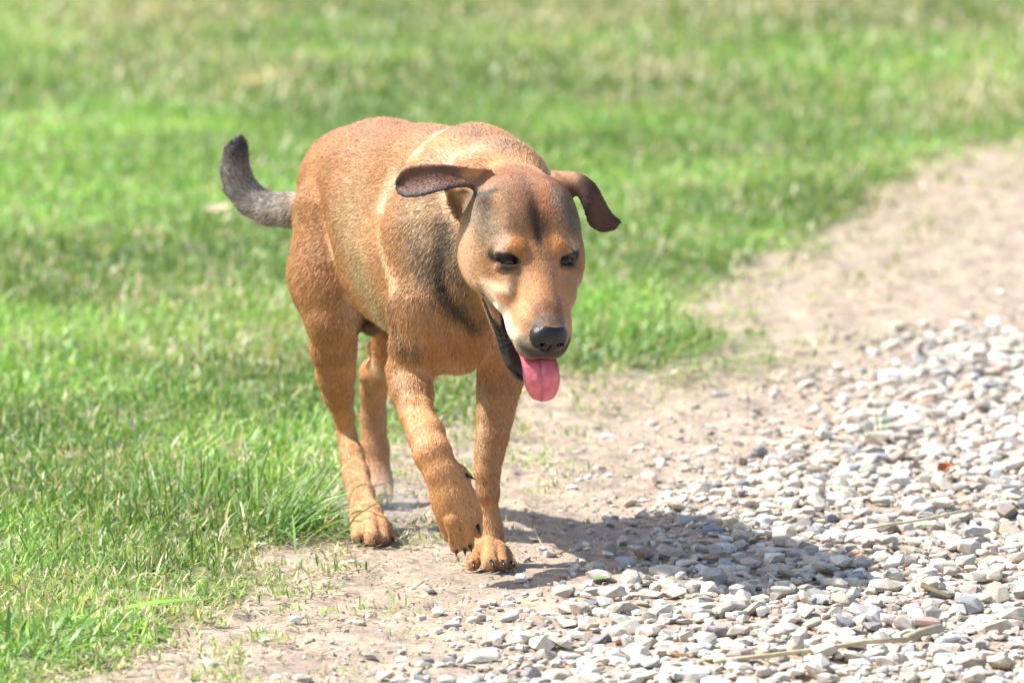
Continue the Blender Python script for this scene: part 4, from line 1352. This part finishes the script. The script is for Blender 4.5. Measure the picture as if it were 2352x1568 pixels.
    l.new(vo.outputs['Distance'], bp.inputs['Height']); l.new(bp.outputs[0], b.inputs['Normal'])
    o = mesh_np('nose', (NV * HS) @ HR.T, [NQ[:, ::-1]], m, dog)
    o.location = hl((-.001, .1175, -.005)) - np.array(off0)

    # ---- tongue
    us = np.linspace(0, 1, 22); vs = np.linspace(-1, 1, 15)
    ctr = [(1225, 800, -.300), (1232, 814, -.330), (1239, 832, -.354), (1243, 860, -.364), (1245, 892, -.362), (1246, 922, -.352)]
    cp = np.array([at(*q) for q in ctr])
    def cri(vals, u):
        u = u * (len(vals) - 1); i = min(int(u), len(vals) - 2); f = u - i
        p0, p1, p2, p3 = vals[max(i - 1, 0)], vals[i], vals[i + 1], vals[min(i + 2, len(vals) - 1)]
        return .5 * (2 * p1 + (p2 - p0) * f + (2 * p0 - 5 * p1 + 4 * p2 - p3) * f * f + (3 * p1 - p0 - 3 * p2 + p3) * f ** 3)
    side_ = np.array([.985, .16, -.05]); side_ /= np.linalg.norm(side_)
    TVt, TVb = [], []
    for u_ in us:
        c = cri(cp, u_)
        hw = rad(44, -.39) * (1 if u_ < .60 else math.sqrt(max(1 - ((u_ - .60) / .402) ** 2, .0)))
        hw *= (.93 + .10 * u_)
        for v_ in vs:
            dep = .0045 * (1 - v_ * v_) + (-.0042 * math.exp(-(v_ / .08) ** 2)) - .0012 * math.exp(-((abs(v_) - .5) / .06) ** 2) + .0008 * math.sin(u_ * 21 + v_ * 3)
            TVt.append(c + side_ * hw * v_ + np.array([0, -1, .15]) * dep )
            TVb.append(c + side_ * hw * v_ * .97 + np.array([0, 1, 0]) * .0035 * (1 - v_ * v_ * .6))
    nv = len(vs); nn_ = len(TVt)
    F = [[i * nv + j, i * nv + j + 1, (i + 1) * nv + j + 1, (i + 1) * nv + j] for i in range(21) for j in range(nv - 1)]
    F2 = [[q[3] + nn_, q[2] + nn_, q[1] + nn_, q[0] + nn_] for q in F]
    rim = []
    for i in range(21):
        rim += [[(i + 1) * nv, (i + 1) * nv + nn_, i * nv + nn_, i * nv][::-1], [i * nv + nv - 1, i * nv + nv - 1 + nn_, (i + 1) * nv + nv - 1 + nn_, (i + 1) * nv + nv - 1][::-1]]
    m, n, l, b = newmat('tongue')
    nn = n.new('ShaderNodeTexNoise'); nn.inputs['Scale'].default_value = 90
    cr = n.new('ShaderNodeValToRGB')
    cr.color_ramp.elements[0].position = .3; cr.color_ramp.elements[0].color = (.56, .12, .15, 1)
    cr.color_ramp.elements[1].position = .7; cr.color_ramp.elements[1].color = (.70, .20, .23, 1)
    tc = n.new('ShaderNodeTexCoord'); l.new(tc.outputs['Object'], nn.inputs['Vector'])
    l.new(nn.outputs[0], cr.inputs[0]); l.new(cr.outputs[0], b.inputs['Base Color'])
    b.inputs['Roughness'].default_value = .35
    b.inputs['Subsurface Weight'].default_value = .25; b.inputs['Subsurface Radius'].default_value = (.006, .002, .002)
    bp = n.new('ShaderNodeBump'); bp.inputs['Strength'].default_value = .35; bp.inputs['Distance'].default_value = .0008
    l.new(nn.outputs[0], bp.inputs['Height']); l.new(bp.outputs[0], b.inputs['Normal'])
    to = mesh_np('tongue', np.array(TVt + TVb), [np.array(F + F2 + rim)], m, dog)
    to.location = -off0

    # ---- wet lips along the open mouth
    def tube(name, pts, rs, mat, ns=10, bump=0):
        pts = np.array(pts); V, F = [], []
        for i, p in enumerate(pts):
            tdir = pts[min(i + 1, len(pts) - 1)] - pts[max(i - 1, 0)]; tdir /= np.linalg.norm(tdir)
            s_ = np.cross(tdir, [.3, .2, 1]); s_ /= np.linalg.norm(s_); u_ = np.cross(s_, tdir)
            for k in range(ns):
                a_ = k * 2 * math.pi / ns
                r_ = rs[i] * (1 + bump * math.sin(i * 1.9 + k * 1.3))
                V.append(p + (s_ * math.cos(a_) + u_ * math.sin(a_)) * r_)
        for i in range(len(pts) - 1):
            for k in range(ns):
                F.append([i * ns + k, (i + 1) * ns + k, (i + 1) * ns + (k + 1) % ns, i * ns + (k + 1) % ns])
        n0 = len(V); V += [pts[0], pts[-1]]
        Tt = [[n0, k, (k + 1) % ns] for k in range(ns)] + [[n0 + 1, (len(pts) - 1) * ns + (k + 1) % ns, (len(pts) - 1) * ns + k] for k in range(ns)]
        o = mesh_np(name, np.array(V), [np.array(F), np.array(Tt)], mat, dog)
        o.location = -off0
        return o
    m, n, l, b = newmat('wet_lip')
    b.inputs['Base Color'].default_value = (.022, .018, .022, 1); b.inputs['Roughness'].default_value = .09; b.inputs['Specular IOR Level'].default_value = .9
    nn = n.new('ShaderNodeTexNoise'); nn.inputs['Scale'].default_value = 260
    bp = n.new('ShaderNodeBump'); bp.inputs['Strength'].default_value = 1; bp.inputs['Distance'].default_value = .004
    l.new(nn.outputs[0], bp.inputs['Height']); l.new(bp.outputs[0], b.inputs['Normal'])
    for s in (-1, 1):
        ks = [(s * -k[0], k[1], k[2]) for k in LIPP]
        ks = np.array([hl(k) for k in ks])
        tt = [cri(ks, q) for q in np.linspace(0, 1, 22)]
        tube('lower_lip', tt, [.0014 + .0027 * math.sin(math.pi * min(q / 21, .93) ** 1.3) for q in range(22)], m, bump=.05)
    # ---- claws
    m, n, l, b = newmat('claw')
    b.inputs['Base Color'].default_value = (.018, .016, .018, 1); b.inputs['Roughness'].default_value = .25
    def claw(a, b_, r):
        pa, pb = at(*a), at(*b_)
        mid = (pa + pb) / 2 + np.array([0, -.002, .0012])
        tube('claw', [pa, mid, pb], [r, r * .75, r * .15], m, 8)
    for a, b_ in (((1088, 1291, -.158), (1090, 1309, -.172)), ((1128, 1288, -.178), (1138, 1309, -.193)), ((1155, 1288, -.166), (1161, 1308, -.180)), ((1176, 1290, -.140), (1185, 1305, -.152))):
        claw(a, b_, .0030)
    for a, b_ in (((1030, 1226, -.279), (1037, 1246, -.283)), ((1048, 1262, -.290), (1048, 1277, -.286)), ((1067, 1260, -.290), (1069, 1276, -.286)), ((1079, 1252, -.290), (1084, 1268, -.290)),
                  ((1097, 1206, -.278), (1104, 1228, -.286)), ((1070, 1090, -.272), (1091, 1101, -.282))):
        claw(a, b_, .0029)
    for a, b_ in (((826, 1238, .083), (830, 1248, .078)), ((860, 1238, .058), (866, 1250, .052)), ((884, 1238, .070), (890, 1249, .066)), ((902, 1236, .096), (909, 1245, .09))):
        claw(a, b_, .0025)
    # ---- dust kicked up by the hind paws
    m = bpy.data.materials.new('dust'); m.use_nodes = True
    n, l = m.node_tree.nodes, m.node_tree.links
    n.remove(n['Principled BSDF'])
    vs_ = n.new('ShaderNodeVolumeScatter'); vs_.inputs['Color'].default_value = (.86, .80, .72, 1)
    tc = n.new('ShaderNodeTexCoord')
    ln_ = n.new('ShaderNodeVectorMath'); ln_.operation = 'LENGTH'; l.new(tc.outputs['Object'], ln_.inputs[0])
    mr_ = n.new('ShaderNodeMapRange'); mr_.inputs['From Min'].default_value = 1; mr_.inputs['From Max'].default_value = .1
    l.new(ln_.outputs['Value'], mr_.inputs['Value'])
    nn = n.new('ShaderNodeTexNoise'); nn.inputs['Scale'].default_value = 2.2; nn.inputs['Detail'].default_value = 3
    l.new(tc.outputs['Object'], nn.inputs['Vector'])
    r_ = n.new('ShaderNodeMapRange'); r_.inputs['From Min'].default_value = .42; r_.inputs['From Max'].default_value = .72; r_.inputs['To Max'].default_value = 13
    l.new(nn.outputs[0], r_.inputs['Value'])
    mm = n.new('ShaderNodeMath'); mm.operation = 'MULTIPLY'
    l.new(mr_.outputs[0], mm.inputs[0]); l.new(r_.outputs[0], mm.inputs[1]); l.new(mm.outputs[0], vs_.inputs['Density'])
    l.new(vs_.outputs[0], n['Material Output'].inputs['Volume'])
    V, F = ball('dust', None, (1, 1, 1), None, 16)
    du = mesh_np('dust_cloud', V, [F], m)
    dc = at(850, 1160, .28)
    du.location = dc; du.scale = (.085, .16, .062)
    tag(du, 'thin puff of pale dust kicked up around the hind paws', kind='stuff')
    # ---- whiskers
    nw = 18
    wr = np.random.default_rng(5)
    root, mid_, tip_ = [], [], []
    for i in range(nw):
        s = -1 if i % 2 else 1
        r_ = np.array((s * wr.uniform(.024, .036), wr.uniform(.07, .11), wr.uniform(-.038, -.016)))
        dr = np.array((s * wr.uniform(.6, 1), wr.uniform(-.5, .3), wr.uniform(-.5, .1))); dr /= np.linalg.norm(dr)
        L_ = wr.uniform(.02, .055)
        root.append(hl(r_)); mid_.append(hl(r_ + dr * L_ * .5)); tip_.append(hl(r_ + dr * L_ + np.array((0, -.25, -.35)) * L_ * .5))
    wc = bpy.data.hair_curves.new('whiskers')
    wc.add_curves([3] * nw)
    wc.attributes['position'].data.foreach_set('vector', np.stack([root, mid_, tip_], 1).astype(np.float32).ravel())
    ra = wc.attributes.get('radius') or wc.attributes.new('radius', 'FLOAT', 'POINT')
    ra.data.foreach_set('value', np.tile(np.array([.00019, .00015, .00005], np.float32), nw))
    m, n, l, b = newmat('whisker'); b.inputs['Base Color'].default_value = (.05, .04, .035, 1)
    wc.materials.append(m)
    wo = bpy.data.objects.new('whiskers', wc); COL.objects.link(wo); wo.parent = dog; wo.location = -off0
    print('dog', round(time.time() - T0, 1))
print('script', round(time.time() - T0, 1))
